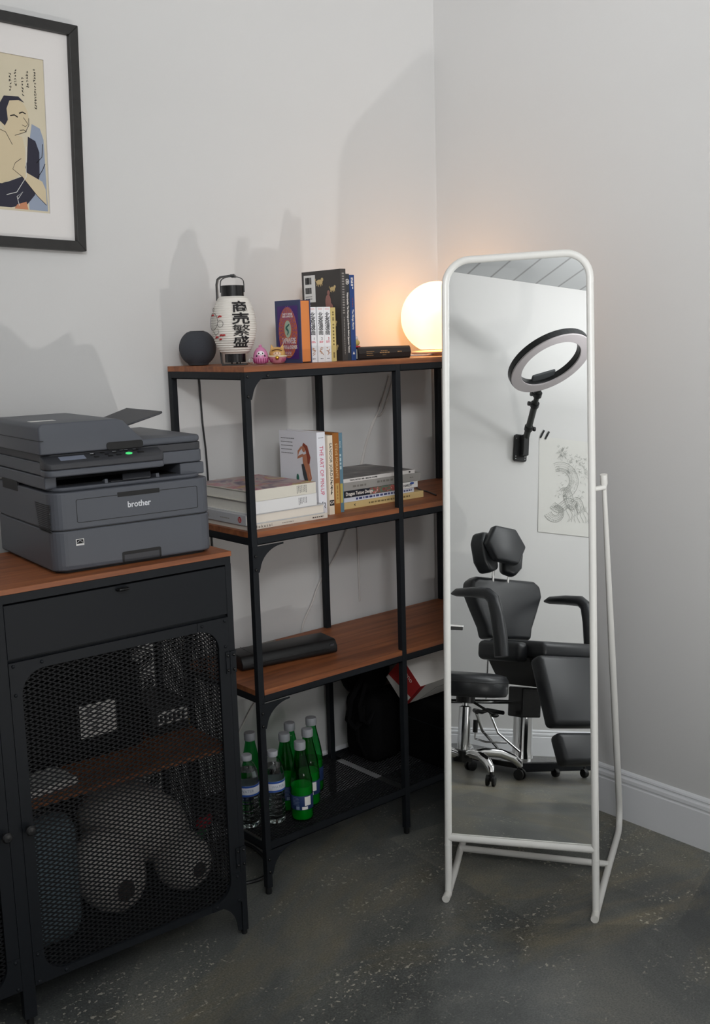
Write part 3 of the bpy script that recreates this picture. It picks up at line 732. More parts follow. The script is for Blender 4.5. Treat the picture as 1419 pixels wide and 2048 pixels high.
# three white volumes
wx = (0.2660, 0.2888, 0.3112)
for k in range(3):
    num = str(k+1)
    b = closed_book('paperback_volume', 'white paperback volume with large black characters, numbered %s on its spine' % num, 0.0218, 0.105, 0.1415, WHITE, (wx[k], -0.285 if k else -0.281, Z0), 0, soft=True, group='white numbered volumes on the shelf top')
    letters('北\n斎\n漫\n画', 0.0165, FR(0.0109, 0.0975), INK, b, name='title_characters', bold=0.00015, line=0.88, sx=1.0)
    letters(num, 0.010, FR(0.0135, 0.0600), RED if k == 2 else INK, b, name='volume_number')
    lines(MB(), FR(0.0109, 0), -0.006, 0.007, (0.0535, 0.0505), 0.0016, 0.1).build('red_small_print', colmat('pink_red_print', 206, 86, 104), b)
    lines(MB(), FR(0.0109, 0), -0.007, 0.007, (0.137, 0.1345), 0.001, 0.1).build('top_small_print', colmat('pale_red_print', 214, 150, 150), b)
    lines(MB(), FR(0.0109, 0), -0.004, 0.005, (0.0085,), 0.0016, 0.1).build('publisher_print', INK, b)
    sk = MB()
    for z in range(5):
        sk.tube([(0.004+0.014*random.random(), -0.0004, 0.018+0.004*z), (0.004+0.014*random.random(), -0.0004, 0.021+0.004*z), (0.004+0.014*random.random(), -0.0004, 0.024+0.003*z)], 0.0008, 5)
    sk.build('sketch_motif', colmat('tan_sketch', 190, 140, 104), b)
YEL = colmat('yellow_cover', 204, 182, 118, 0.5)
b = closed_book('paperback_book', 'thin pale yellow paperback right of the three white volumes', 0.0165, 0.105, 0.140, YEL, (0.3345, -0.284, Z0), 0, soft=True)
mk = MB()
for z in [0.128, 0.122, 0.113, 0.108]+[0.096-0.0085*q for q in range(7)]+[0.022, 0.017, 0.012]:
    mk.box(0.0055, 0.0110, -0.0004, 0, z-0.0010, z+0.0006); mk.box(0.0075, 0.0088, -0.0004, 0, z-0.0026, z+0.0022)
    mk.box(0.0060, 0.0105, -0.0004, 0, z-0.0028, z-0.0020)
mk.build('spine_characters', colmat('brown_print', 96, 76, 44), b)
# large dark book, cover to the left
DK = colmat('charcoal_cover', 64, 60, 58, 0.5)
b = closed_book('art_book', 'large charcoal book with gold beasts and barcode label on its cover', 0.0185, 0.165, 0.240, DK, (0.3735, -0.282, Z0), 0, soft=True)
M = LEFT(0.0825, 0.120)
lb = MB().box(-0.0725, -0.024, 0.038, 0.110, 0, 0.0005, M=M).build('barcode_label', PAPER, b)
bars = MB()
for y0, y1 in ((0.086, 0.104), (0.061, 0.077)):
    x = -0.0665
    while x < -0.040:
        w_ = random.choice((0.0005, 0.0009, 0.0014)); bars.box(x, x+w_, y0, y1, 0.0005, 0.0008, M=M); x += w_+random.choice((0.0005, 0.0009))
lines(bars, M @ Matrix.Translation((0, 0, 0.0006)), -0.066, -0.030, (0.053, 0.047), 0.0016, 0.3)
bars.build('barcodes', INK, lb)
def blob(mb, cx, cy, sz, body=1.0):
    # small beast: body, head, four legs, tail
    Mx = M @ Matrix.Translation((cx, cy, 0.0005))
    mb.ell((0, 0, 0), (0.5*sz, 0.24*sz, 0.0006), Mx, 14, 6); mb.ell((0.42*sz, 0.22*sz, 0), (0.20*sz, 0.18*sz, 0.0006), Mx, 12, 6)
    for x, y in ((-0.4, -0.35), (-0.15, -0.42), (0.2, -0.40), (0.42, -0.32)):
        mb.tube([(x*sz*0.85, -0.1*sz, 0), (x*sz, y*sz, 0)], 0.055*sz, 5, M=Mx @ Matrix.Diagonal((1, 1, 0.2, 1)))
    mb.tube([(-0.45*sz, 0.05*sz, 0), (-0.65*sz, 0.2*sz, 0), (-0.55*sz, 0.34*sz, 0)], 0.04*sz, 5, M=Mx @ Matrix.Diagonal((1, 1, 0.2, 1)))
for cx, cy, sz in ((-0.005, 0.090, 0.028), (0.050, 0.070, 0.022), (0.052, -0.022, 0.020), (0.055, -0.085, 0.020)):
    gm = MB(); blob(gm, cx, cy, sz); gm.build('gold_beast', mat('gold_print', rgb(206, 180, 128), 0.45), b)
rm = MB(); Mx = M @ Matrix.Translation((0.030, 0.036, 0.0005))
rm.ell((0, 0, 0), (0.012, 0.020, 0.0006), Mx, 16, 6); rm.ell((0.006, -0.014, 0), (0.014, 0.012, 0.0006), Mx, 16, 6); rm.ell((0.002, 0.024, 0), (0.006, 0.007, 0.0007), Mx, 12, 6)
rm.build('seated_beast', colmat('rose_brown_print', 150, 104, 96), b)
mk = lines(MB(), M @ Matrix.Translation((0, 0, 0.0002)), -0.070, -0.030, (0.030, 0.024, 0.018), 0.0012, 0.4)
mk.build('cover_small_print', GOLD, b)
mk = MB()
for z in range(16): mk.box(0.0055, 0.0125, -0.0004, 0, 0.226-z*0.0068, 0.2285-z*0.0068+0.0012*random.random())
lines(mk, FRD(0.009, 0.0), -0.115, -0.016, (0.0,), 0.0022, 0.05)
mk.build('spine_characters', colmat('grey_print', 150, 146, 140), b)
b = closed_book('spine_book', 'charcoal book with white spine lettering and round emblem beside blue book', 0.0150, 0.150, 0.2275, colmat('dark_grey_cover', 52, 54, 58, 0.5), (0.3930, -0.277, Z0), 0, soft=True)
letters('Waboripedia: The Meanings and Stories Behind Japanese Tattoos', 0.0075, FRD(0.0075, 0.100), PW_, b, bold=0.00018, sx=0.80)
em = MB(); em.tube([(0.0075+0.0058*math.cos(2*PI*k/24), -0.0004, 0.207+0.0065*math.sin(2*PI*k/24)) for k in range(24)], 0.0009, 6, closed=True)
for k in range(5):
    a = 2*PI*k/5+0.3; em.tube([(0.0075, -0.0004, 0.207), (0.0075+0.0042*math.cos(a), -0.0004, 0.207+0.0046*math.sin(a))], 0.0008, 5)
em.build('round_emblem', PW_, b)
b = closed_book('spine_book', 'blue book with pale spine lettering at the right of the upright row', 0.0165, 0.150, 0.225, colmat('blue_cover', 38, 66, 122, 0.45), (0.4088, -0.277, Z0), 0, soft=True)
letters('The Manga Matrix', 0.0085, FRD(0.0085, 0.108), PW_, b, bold=0.0001, sx=0.85)
lines(MB(), FRD(0.0105, 0), -0.218, -0.188, (0.0,), 0.0026, 0.05).build('spine_small_print', PW_, b)
lines(MB(), FRD(0.0065, 0), -0.218, -0.195, (0.0,), 0.0026, 0.05).build('spine_small_print', PW_, b)
lines(MB(), FRD(0.0085, 0), -0.165, -0.140, (0.0,), 0.003, 0.05).build('rust_print', colmat('rust_print', 120, 70, 90), b)
MB().prism([(0.005, 0.016), (0.0115, 0.016), (0.0105, 0.019), (0.0083, 0.0235), (0.006, 0.019)], -0.0005, 0, 'y').build('spine_logo', PW_, b)
# black book lying flat
bk = thing('flat_book', 'thick black book with gold spine print lying flat on shelf top', 'book', (0.4285, -0.283, Z0), 0.0)
c = MB(); c.box(0, 0.192, 0.004, 0.14, 0, 0.003); c.box(0, 0.192, 0.004, 0.14, 0.030, 0.033)
c.prism([(0.004, 0.0), (0.004, 0.033), (0.0, 0.029), (-0.003, 0.0165), (0.0, 0.004)], 0, 0.192, 'x')
c.build('cover', mat('black_cloth', rgb(40, 35, 34), 0.55, bump=0.15, bscale=900), bk, bevel=0.0006)
MB().box(0.004, 0.188, 0.004, 0.137, 0.003, 0.030).build('pages', PAGES, bk)
GF = mat('gold_foil', rgb(178, 140, 96), 0.4, metal=0.4)
lines(MB(), FR(0, 0, -0.0030), 0.026, 0.054, (0.021, 0.0165, 0.011), 0.0014, 0.4).build('gold_lettering', GF, bk)
mk = lines(MB(), FR(0, 0, -0.0030), 0.078, 0.106, (0.0225,), 0.002, 0.3); lines(mk, FR(0, 0, -0.0032), 0.074, 0.112, (0.0175,), 0.003, 0.1); lines(mk, FR(0, 0, -0.0032), 0.084, 0.1, (0.011,), 0.0014, 0.2)
mk.build('gold_lettering', GF, bk)
lines(MB(), FR(0, 0, -0.0031), 0.140, 0.158, (0.0185,), 0.0032, 0.05).build('gold_lettering', GF, bk)
# figurine on it
fg = thing('deity_figurine', 'tiny painted lucky deity figurine standing on the flat black book', 'figurine', (0.4555, -0.235, Z0+0.0332), math.radians(-35))
MB().lathe([(0.0165, 0), (0.0170, 0.002), (0.0155, 0.004)], 24).build('red_base', RED, fg, smooth=True)
x = MB(); x.ell((0.003, 0, 0.0125), (0.0125, 0.010, 0.0095)); x.build('robe', colmat('gold_robe', 190, 168, 92, 0.4), fg, smooth=True)
MB().ell((0.004, -0.002, 0.0245), (0.0075, 0.007, 0.0065)).build('head', colmat('cream_face', 226, 208, 196, 0.4), fg, smooth=True)
MB().ell((-0.008, 0.0, 0.018), (0.0055, 0.005, 0.011)).build('orange_fish', colmat('orange_glaze', 206, 112, 64, 0.4), fg, smooth=True)
MB().lathe([(0.004, 0.028), (0.0018, 0.034), (0.0003, 0.038)], 10, 0, Matrix.Translation((-0.006, 0, 0))).build('hat', colmat('hat_orange', 214, 140, 70, 0.4), fg, smooth=True)
MB().ell((-0.0135, -0.004, 0.011), (0.004, 0.004, 0.008)).build('green_sleeve', colmat('green_glaze', 110, 150, 120, 0.4), fg, smooth=True)

# ---------------------------------------------------------------- globe lamp
gl = thing('globe_lamp', 'glowing warm white glass globe lamp on the right end of shelf top', 'lamp', (0.838, -0.172, Z0))
R = 0.108; prof = []
for k in range(0, 33):
    th = math.radians(-62+k*(62+90)/32); prof.append((max(0.0003, R*math.cos(th)), 0.112+R*0.985*math.sin(th)))
globe_m = mat('lit_opal_glass', (0.9, 0.85, 0.75), 0.35, emit=(1.0, 0.50, 0.18), estr=3.3)
MB().lathe(prof, 48, cap=False).build('globe_shade', globe_m, gl, smooth=True)
MB().lathe([(0.070, 0.004), (0.078, 0.006), (0.080, 0.0105), (0.066, 0.0140), (0.03, 0.0145)], 40).build('base', colmat('pale_base_plastic', 226, 196, 170, 0.4), gl, smooth=True)
x = MB()
for a in (0.4, 2.5, 4.6): x.lathe([(0.006, 0), (0.008, 0.0042)], 12, 0, Matrix.Translation((0.06*math.cos(a), 0.06*math.sin(a), 0)))
x.build('foot', colmat('pale_base_plastic', 226, 196, 170, 0.4), gl, split=True)
cd = MB(); cd.tube([(-0.055, -0.035, 0.004), (-0.09, -0.045, 0.003), (-0.13, 0.02, 0.003), (-0.16, 0.10, 0.003), (-0.165, 0.157, 0.003)], 0.0024, 8)
cd.build('lamp_cord', colmat('white_cord', 214, 206, 198, 0.4), gl, smooth=True)

# ---------------------------------------------------------------- middle shelf: left stack
def flat_book(label, x0, x1, yf, yb, z, t, cover, spine_side='front', top=None, hard=True, pages=PAGES, name='stacked_book', cat='book', rotz=0.0):
    o = thing(name, label, cat, (x0, yf, z), rotz)
    w, d = x1-x0, yb-yf; cv = 0.0022 if hard else 0.0006; ins = 0.003 if hard else 0.0004
    c = MB().box(0, w, 0, d, 0, cv).box(0, w, 0, d, t-cv, t)
    if spine_side == 'front': c.box(0, w, 0, cv, cv, t-cv); p = MB().box(ins, w-ins, cv, d-ins, cv, t-cv)
    else: c.box(0, cv, 0, d, cv, t-cv); p = MB().box(cv, w-ins, ins, d-ins, cv, t-cv)
    c.build('cover', cover, o, bevel=0.0004); p.build('pages', pages, o)
    if top: MB().box(0.0008, w-0.0008, 0.0008, d-0.0008, t, t+0.0003).build('cover_picture', top, o)
    return o
WC = mat('ivory_cover', rgb(216, 211, 198), 0.4); WC2 = mat('white_cover_matte', rgb(224, 223, 222), 0.4); CRM = mat('cream_cover', rgb(222, 214, 202), 0.5)
def paint_mix(name, cols, scale):
    m = bpy.data.materials.new(name); m.use_nodes = True; nt = m.node_tree; b = nt.nodes['Principled BSDF']
    tc = nt.nodes.new('ShaderNodeTexCoord'); n = nt.nodes.new('ShaderNodeTexNoise'); n.inputs['Scale'].default_value = scale; n.inputs['Detail'].default_value = 3; n.inputs['Distortion'].default_value = 1.2
    nt.links.new(tc.outputs['Object'], n.inputs['Vector'])
    r = ramp_node(nt, [(0.30+0.42*i/(len(cols)-1), c) for i, c in enumerate(cols)]); nt.links.new(n.outputs['Fac'], r.inputs['Fac'])
    nt.links.new(r.outputs['Color'], b.inputs['Base Color']); b.inputs['Roughness'].default_value = 0.35
    return m
FLORAL = paint_mix('floral_picture', [rgb(52, 44, 62), rgb(104, 74, 104), rgb(178, 160, 150), rgb(170, 84, 110), rgb(186, 172, 70), rgb(226, 220, 204)], 11)
z = ZM
o = flat_book('white book reading Hokusai on its spine, at the bottom of the left stack', 0.013, 0.2665, -0.328, -0.06, z, 0.0125, CRM, hard=False)
letters('Hokusai', 0.0105, FR(0.047, 0.0062), colmat('brown_black_print', 70, 58, 52), o, spacing=1.6)
lines(MB(), FR(0, 0.0062), 0.203, 0.240, (0.0,), 0.0030, 0.02).build('spine_small_print', colmat('brown_black_print', 70, 58, 52), o)
lines(MB(), FR(0, 0.0062), 0.105, 0.145, (0.0,), 0.002, 0.1).build('spine_small_print', colmat('grey_brown_print', 150, 140, 130), o)
z += 0.0127
o = flat_book('pale grey book reading MANDALA on its side, second from bottom of left stack', 0.008, 0.2600, -0.326, -0.05, z, 0.0255, mat('pale_grey_cover', rgb(186, 186, 188), 0.4), spine_side='left', pages=CRM)
letters('MANDALA', 0.0135, frame_mat((-0.0003, 0.195, 0.0125), (0, -1, 0), (0, 0, 1)), colmat('faint_brown_print', 140, 118, 110), o, sx=0.9)
lines(MB(), frame_mat((-0.0001, 0.0, 0.0115), (0, -1, 0), (0, 0, 1)), -0.115, -0.07, (0.0,), 0.0025, 0.1).build('spine_small_print', colmat('grey_brown_print', 150, 140, 130), o)
MB().lathe([(0.0075, 0), (0.0075, 0.0006)], 24, 0, Matrix.Translation((0.0002, 0.026, 0.0128)) @ Matrix.Rotation(-PI/2, 4, 'Y')).build('red_disc_logo', RED, o)
lines(MB(), frame_mat((-0.0006, 0.026, 0.0128), (0, -1, 0), (0, 0, 1)), -0.004, 0.004, (0.003, 0.0, -0.003), 0.0011, 0.1).build('logo_lines', PW_, o)
z += 0.0258
o = flat_book('thick white book lying third from the bottom of the left stack', 0.022, 0.2330, -0.327, -0.075, z, 0.0315, WC2)
def vert_lines(mb, x0, n, z0, z1, step=0.0048, w=0.0016):
    for k in range(n):
        x = x0+k*step; zz = z1
        while zz > z0+0.002+0.004*random.random():
            q = random.uniform(0.0016, 0.005); mb.box(x, x+w, -0.0004, 0, max(zz-q, z0), zz); zz -= q+0.0009
    return mb
vert_lines(MB(), 0.152, 6, 0.006, 0.025).build('spine_print', colmat('grey_text', 104, 102, 104), o)
vert_lines(MB(), 0.003, 2, 0.007, 0.021, 0.004, 0.003).build('spine_numerals', INK, o)
z += 0.0318
o = flat_book('ivory spined book with colourful floral cover on top of the left stack', 0.018, 0.2300, -0.329, -0.075, z, 0.0285, WC, top=FLORAL)
vert_lines(MB(), 0.150, 7, 0.005, 0.025).build('spine_print', colmat('grey_text', 104, 102, 104), o)
ZSTACK = z+0.0285
# upright books
b = closed_book('pinup_book', 'tall white book titled The Art of Pin-Up standing behind the stack', 0.0280, 0.165, 0.222, mat('white_book_cloth', rgb(226, 226, 232), 0.35), (0.2672, -0.292, ZM), 0)
letters('THE ART OF PIN-UP', 0.0175, FRD(0.0135, 0.120), colmat('crimson_print', 196, 44, 84), b, sx=0.84, bold=-0.0001)
lines(MB(), FR(0.0, 0.207), 0.006, 0.023, (0.0,), 0.0016, 0.05).build('spine_small_print', colmat('grey_text', 104, 102, 104), b)
x = MB(); x.tube([(0.010, -0.0004, 0.031), (0.0135, -0.0004, 0.037), (0.0135, -0.0004, 0.030)], 0.0009, 5); x.tube([(0.018, -0.0004, 0.033), (0.0215, -0.0004, 0.033), (0.0225, -0.0004, 0.029), (0.0195, -0.0004, 0.024), (0.0215, -0.0004, 0.019)], 0.0010, 5)
x.build('spine_logo', INK, b)
M = LEFT(0.0825, 0.111)
lines(MB(), M @ Matrix.Translation((0, 0, 0.0002)), -0.074, -0.012, (0.090, 0.080, 0.070, 0.060, 0.050), 0.0018, 0.3).build('cover_text', colmat('grey_text', 104, 102, 104), b)
# generic seated woman painting on the back cover
fgp = MB(); Mx = M @ Matrix.Translation((0.024, 0.020, 0.0004))
def flat_tube(mb, pts, rs, Mz): mb.tube([(a, c, 0) for a, c in pts], rs, 8, M=Mz @ Matrix.Diagonal((1, 1, 0.06, 1)))
flat_tube(fgp, [(0.004, 0.030), (0.006, 0.012), (0.012, -0.012), (0.018, -0.030), (0.024, -0.060)], [0.008, 0.010, 0.009, 0.007, 0.004], Mx)
flat_tube(fgp, [(-0.002, 0.028), (-0.026, 0.020), (-0.022, 0.036), (-0.006, 0.050)], [0.004, 0.004, 0.0035, 0.003], Mx)
flat_tube(fgp, [(0.010, 0.032), (0.022, 0.000), (0.030, -0.032), (0.018, -0.050)], [0.004, 0.004, 0.0035, 0.003], Mx)
fgp.ell((0.002, 0.046, 0), (0.008, 0.010, 0.0007), Mx, 14, 6); fgp.build('cover_figure', colmat('skin_print', 186, 122, 92), b)
x = MB(); flat_tube(x, [(0.0, 0.058), (0.014, 0.050), (0.024, 0.022), (0.022, 0.006)], [0.004, 0.006, 0.007, 0.004], Mx @ Matrix.Translation((0, 0, 0.0006))); x.build('figure_hair', colmat('auburn_print', 142, 66, 46), b)
x = MB(); flat_tube(x, [(-0.004, 0.004), (0.004, -0.022), (0.014, -0.050), (0.026, -0.070)], [0.005, 0.008, 0.007, 0.006], Mx @ Matrix.Translation((0, 0, 0.0008))); x.build('figure_skirt', colmat('slate_print', 62, 66, 70), b)
x = MB(); x.ell((-0.022, -0.054, 0), (0.022, 0.014, 0.0006), Mx, 18, 6); x.build('cover_rock', colmat('rock_print', 142, 104, 72), b)
x = MB(); x.ell((-0.028, -0.036, 0), (0.006, 0.012, 0.0009), Mx, 12, 6); x.build('cover_bird', colmat('green_print', 52, 108, 92), b)
b = closed_book('spine_book', 'cream book with SANDOR JORDAN in dark letters on its spine', 0.0165, 0.15, 0.2120, mat('cream_spine', rgb(226, 212, 192), 0.5), (0.2972, -0.300, ZM), 0, soft=True)
letters('SANDOR JORDAN', 0.0125, FRD(0.0085, 0.138), INK, b, spacing=1.1, sx=0.98)
x = MB(); x.tube([(0.010, -0.0004, 0.089), (0.006, -0.0004, 0.082), (0.011, -0.0004, 0.078), (0.005, -0.0004, 0.070), (0.011, -0.0004, 0.074), (0.008, -0.0004, 0.062), (0.006, -0.0004, 0.054), (0.0105, -0.0004, 0.060)], 0.0011, 6); x.build('spine_drawing', INK, b)
p_ = MB().box(0.0008, 0.0157, -0.0005, 0, 0.024, 0.039).build('black_logo_box', INK, b)
letters('GP', 0.011, FR(0.0083, 0.0315, -0.0006), PW_, b)
b = closed_book('spine_book', 'ochre book with STEVE MORANTE in pale letters on its spine', 0.0212, 0.15, 0.2170, mat('ochre_cover', rgb(150, 92, 34), 0.5), (0.3143, -0.300, ZM), 0)
letters('STEVE MORANTE', 0.0115, FRD(0.0108, 0.142), colmat('pale_ochre_print', 214, 186, 140), b, spacing=1.08)
p_ = MB().box(0.0045, 0.0175, -0.0005, 0, 0.028, 0.082).build('pale_panel', colmat('tan_panel', 186, 150, 86), b)
lines(MB(), FRD(0.0110, 0, -0.0005), -0.076, -0.034, (0.0,), 0.004, 0.1).build('panel_print', colmat('ochre_print', 150, 110, 60), b)
b = closed_book('spine_book', 'blue grey book with pale letters and yellow panel on its spine', 0.0178, 0.15, 0.2150, mat('blue_grey_cover', rgb(92, 124, 140), 0.5), (0.3370, -0.291, ZM), 0, soft=True)
letters('ADE', 0.0095, FRD(0.0095, 0.184), colmat('pale_blue_print', 178, 196, 200), b, spacing=1.1)
lines(MB(), FRD(0.0095, 0), -0.158, -0.116, (0.0,), 0.0055, 0.02).build('spine_print', colmat('pale_blue_print', 178, 196, 200), b)
MB().box(0.006, 0.0145, -0.0005, 0, 0.026, 0.078).build('yellow_panel', colmat('mustard_panel', 176, 160, 84), b)
# right stack
z = ZM
o = flat_book('buff yellow book at the bottom of the right-hand stack', 0.360, 0.677, -0.266, -0.05, z, 0.0185, mat('buff_cover', rgb(212, 186, 130), 0.5), hard=False)
lines(MB(), FR(0, 0.0092), 0.105, 0.205, (0.0,), 0.0045, 0.02).build('spine_print', colmat('olive_print', 126, 108, 70), o)
lines(MB(), FR(0, 0.0092), 0.225, 0.262, (0.0,), 0.005, 0.02).build('spine_print', colmat('olive_print', 126, 108, 70), o)
MB().prism([(0.050, 0.0095), (0.057, 0.0135), (0.054, 0.0095), (0.058, 0.0055)], -0.0004, 0, 'y').build('spine_logo', INK, o)
z += 0.0187
o = flat_book('thin white book with blue lettering, second from bottom of right stack', 0.362, 0.6430, -0.262, -0.06, z, 0.0125, mat('white_blue_cover', rgb(214, 216, 226), 0.4), hard=False)
lines(MB(), FR(0, 0.0064), 0.060, 0.215, (0.0,), 0.0055, 0.02).build('spine_print', colmat('navy_print', 66, 74, 120), o)
lines(MB(), FR(0, 0.0064), 0.240, 0.272, (0.0,), 0.0045, 0.02).build('spine_print', colmat('navy_print', 66, 74, 120), o)
z += 0.0127
o = flat_book('book reading Dragon Tattoo Design on a colourful black spine', 0.358, 0.6560, -0.264, -0.05, z, 0.0185, mat('black_cover', rgb(30, 32, 40), 0.4), hard=False)
x = MB().box(0.115, 0.222, -0.0004, 0, 0.0005, 0.018).build('dragon_picture', paint_mix('dragon_picture', [rgb(40, 60, 80), rgb(150, 60, 50), rgb(60, 120, 100), rgb(180, 60, 54), rgb(200, 200, 190)], 60), o)
MB().box(0.222, 0.2975, -0.0005, 0, 0.0005, 0.018).build('white_panel', PAPER, o)
letters('Dragon Tattoo Design', 0.0135, FR(0.075, 0.0095, -0.0006), PW_, o, sx=0.8, bold=0.0002)
letters('HARDY', 0.010, FR(0.258, 0.0085, -0.0007), colmat('dark_grey_print', 70, 70, 78), o, bold=0.0002)
MB().lathe([(0.006, 0), (0.006, 0.0004)], 18, 0, Matrix.Translation((0.275, -0.0005, 0.0135)) @ Matrix.Rotation(PI/2, 4, 'X') @ Matrix.Diagonal((1.4, 0.6, 1, 1))).build('blue_badge', colmat('blue_badge', 66, 92, 160), o)
z += 0.0187
o = flat_book('thick stone grey book, second from the top of the right stack', 0.356, 0.6690, -0.263, -0.045, z, 0.0230, mat('stone_grey_cover', rgb(150, 147, 142), 0.5))
lines(MB(), FR(0, 0.0115), 0.055, 0.105, (-0.001,), 0.0055, 0.02).build('spine_print', colmat('dim_grey_print', 116, 112, 106), o)
lines(MB(), FR(0, 0.0115), 0.145, 0.205, (0.002,), 0.0055, 0.02).build('spine_print', colmat('dim_grey_print', 116, 112, 106), o)
lines(MB(), FR(0, 0.0115), 0.270, 0.284, (0.0,), 0.003, 0.02).build('spine_print', colmat('dim_grey_print', 116, 112, 106), o)
z += 0.0232
BWP = paint_mix('monochrome_photo', [rgb(36, 33, 33), rgb(70, 64, 62), rgb(110, 102, 98), rgb(168, 162, 158)], 9)
o = flat_book('thin book with black and white photograph cover on the right stack', 0.360, 0.6455, -0.264, -0.05, z, 0.0105, mat('white_spine_gloss', rgb(214, 210, 206), 0.35), top=BWP, hard=False)
letters('TOKYO TATTOO 1970 – MARTHA COOPER', 0.0052, FR(0.090, 0.0050), INK, o, bold=0.00018)
MB().box(0.262, 0.268, -0.0004, 0, 0.003, 0.0075).build('spine_logo', INK, o)
# ---------------------------------------------------------------- lower shelf
mp = thing('portable_printer', 'long slim black portable printer lying on the lower wooden shelf', 'printer', (0.062, -0.201, ZL), math.radians(-9.2))
x = MB(); x.prism([(0.006, 0.002), (0.0, 0.008), (0.0, 0.022), (0.010, 0.0375), (0.016, 0.040), (0.092, 0.040), (0.096, 0.036), (0.096, 0.004), (0.092, 0.002)], 0, 0.292, 'x')
bd = x.build('body', BPLAST, mp, bevel=0.002, bseg=3)
MB().prism([(-0.0006, 0.0195), (0.0094, 0.0350), (0.0130, 0.0375), (0.012, 0.034), (0.002, 0.019)], 0.036, 0.256, 'x').build('front_flap', BGLOSS, bd)
x = MB().box(0.028, 0.268, -0.0008, 0.004, 0.0165, 0.0182); x.build('paper_slot', PBLACK, bd)
MB().box(0.038, 0.0392, 0.016, 0.095, 0.0395, 0.0404).build('lid_seam', PBLACK, bd)
x = MB(); x.prism(rrect(0.012, 0.024, 0.016, 0.028, 0.002, 3), -0.0008, 0.006, 'y', M=Matrix.Translation((0, 0.004, 0)) ); x.prism(rrect(0.270, 0.282, 0.018, 0.028, 0.002, 3), -0.0048, 0.006, 'y', M=Matrix.Translation((0, 0.006, 0.002)))
x.build('button', PDARK, bd, split=True)
# ---------------------------------------------------------------- bottles
GREEN = mat('green_bottle_glass', (0.12, 0.66, 0.26), 0.04, trans=1.0, ior=1.3)
WATER = mat('water', (0.9, 1.0, 0.95), 0.0, trans=1.0, ior=1.33)
CAPG = mat('grey_cap', rgb(158, 160, 165), 0.45)
NAVY = mat('navy_label', rgb(30, 52, 96), 0.5)
ZS = ZB-0.0045
GLIQ = mat('green_tinted_water', (0.03, 0.74, 0.24), 0.05, trans=0.35, ior=1.33)
def bottle_green(loc, label, rz):
    o = thing('green_bottle', label, 'bottle', loc, rz, 'green bottles on the bottom mesh shelf')
    prof = [(0.016, 0.004), (0.024, 0.001), (0.029, 0.006), (0.0305, 0.014), (0.0305, 0.095), (0.0298, 0.108), (0.0265, 0.130), (0.0215, 0.155), (0.0165, 0.178), (0.0140, 0.190), (0.0135, 0.202)]
    inner = [(r-0.0009, z+(0.001 if i < 3 else 0)) for i, (r, z) in enumerate(prof)][::-1]
    MB().lathe(prof+inner, 32, cap=False).build('glass', GREEN, o, smooth=True, angle=60)
    MB().lathe([(0.0305, 0.036), (0.0308, 0.0365), (0.0308, 0.075), (0.0305, 0.0755)], 32, cap=False).build('label', NAVY, o, smooth=True)
    liq = [(0.0003, 0.0045), (0.022, 0.004), (0.028, 0.008), (0.0288, 0.014), (0.0288, 0.0950), (0.0287, 0.0985), (0.0003, 0.0985)]
    MB().lathe(liq, 32, cap=False).build('drink', GLIQ, o, smooth=True)
    cp = [(0.0152, 0.198), (0.0158, 0.2005), (0.0158, 0.216), (0.0148, 0.2195), (0.006, 0.2205), (0.0003, 0.2205)]
    MB().lathe(cp, 28, cap=False).build('cap', CAPG, o, smooth=True)
    x = MB()
    def patch(a0, a1, z0, z1, r=0.0311):
        n = 6; v = []; f = []
        for k in range(n+1):
            a = a0+(a1-a0)*k/n
            v += [(r*math.sin(a), -r*math.cos(a), z0), (r*math.sin(a), -r*math.cos(a), z1)]
        for k in range(n): f.append((2*k, 2*k+2, 2*k+3, 2*k+1))
        x.add(v, f)
    patch(0.35, 0.95, 0.048, 0.073); patch(0.10, 0.62, 0.0375, 0.0455)
    x.build('label_barcode_patch', PAPER, o)
    x = MB()
    for z_ in (0.070, 0.066, 0.062, 0.058, 0.054, 0.050): patch(-0.75, -0.1-0.12*random.random(), z_, z_+0.0012)
    patch(-0.42, -0.12, 0.038, 0.047)
    x.build('label_print', colmat('label_blue_grey', 112, 126, 150), o)
    return o
for (x_, y_), lab, rz in (((0.166, -0.300), 'green bottle standing frontmost on the mesh shelf', -0.75), ((0.172, -0.222), 'green bottle left of and just behind the frontmost one', -0.2),
        ((0.231, -0.168), 'green bottle at the rear left of the upright cluster', 0.4), ((0.238, -0.240), 'green bottle right of and just behind the frontmost one', -0.9),
        ((0.300, -0.178), 'green bottle at the rear right beside the middle post', -1.2), ((0.108, -0.150), 'green bottle mostly hidden behind the front left post', 0.2)):
    bottle_green((x_, y_, ZS), lab, rz)
CLEAR = mat('clear_plastic', (0.97, 0.985, 1.0), 0.03, trans=1.0, ior=1.25)
WLAB = mat('white_label', rgb(214, 216, 224), 0.5)
BLUE = mat('blue_label_band', rgb(34, 76, 156), 0.5)
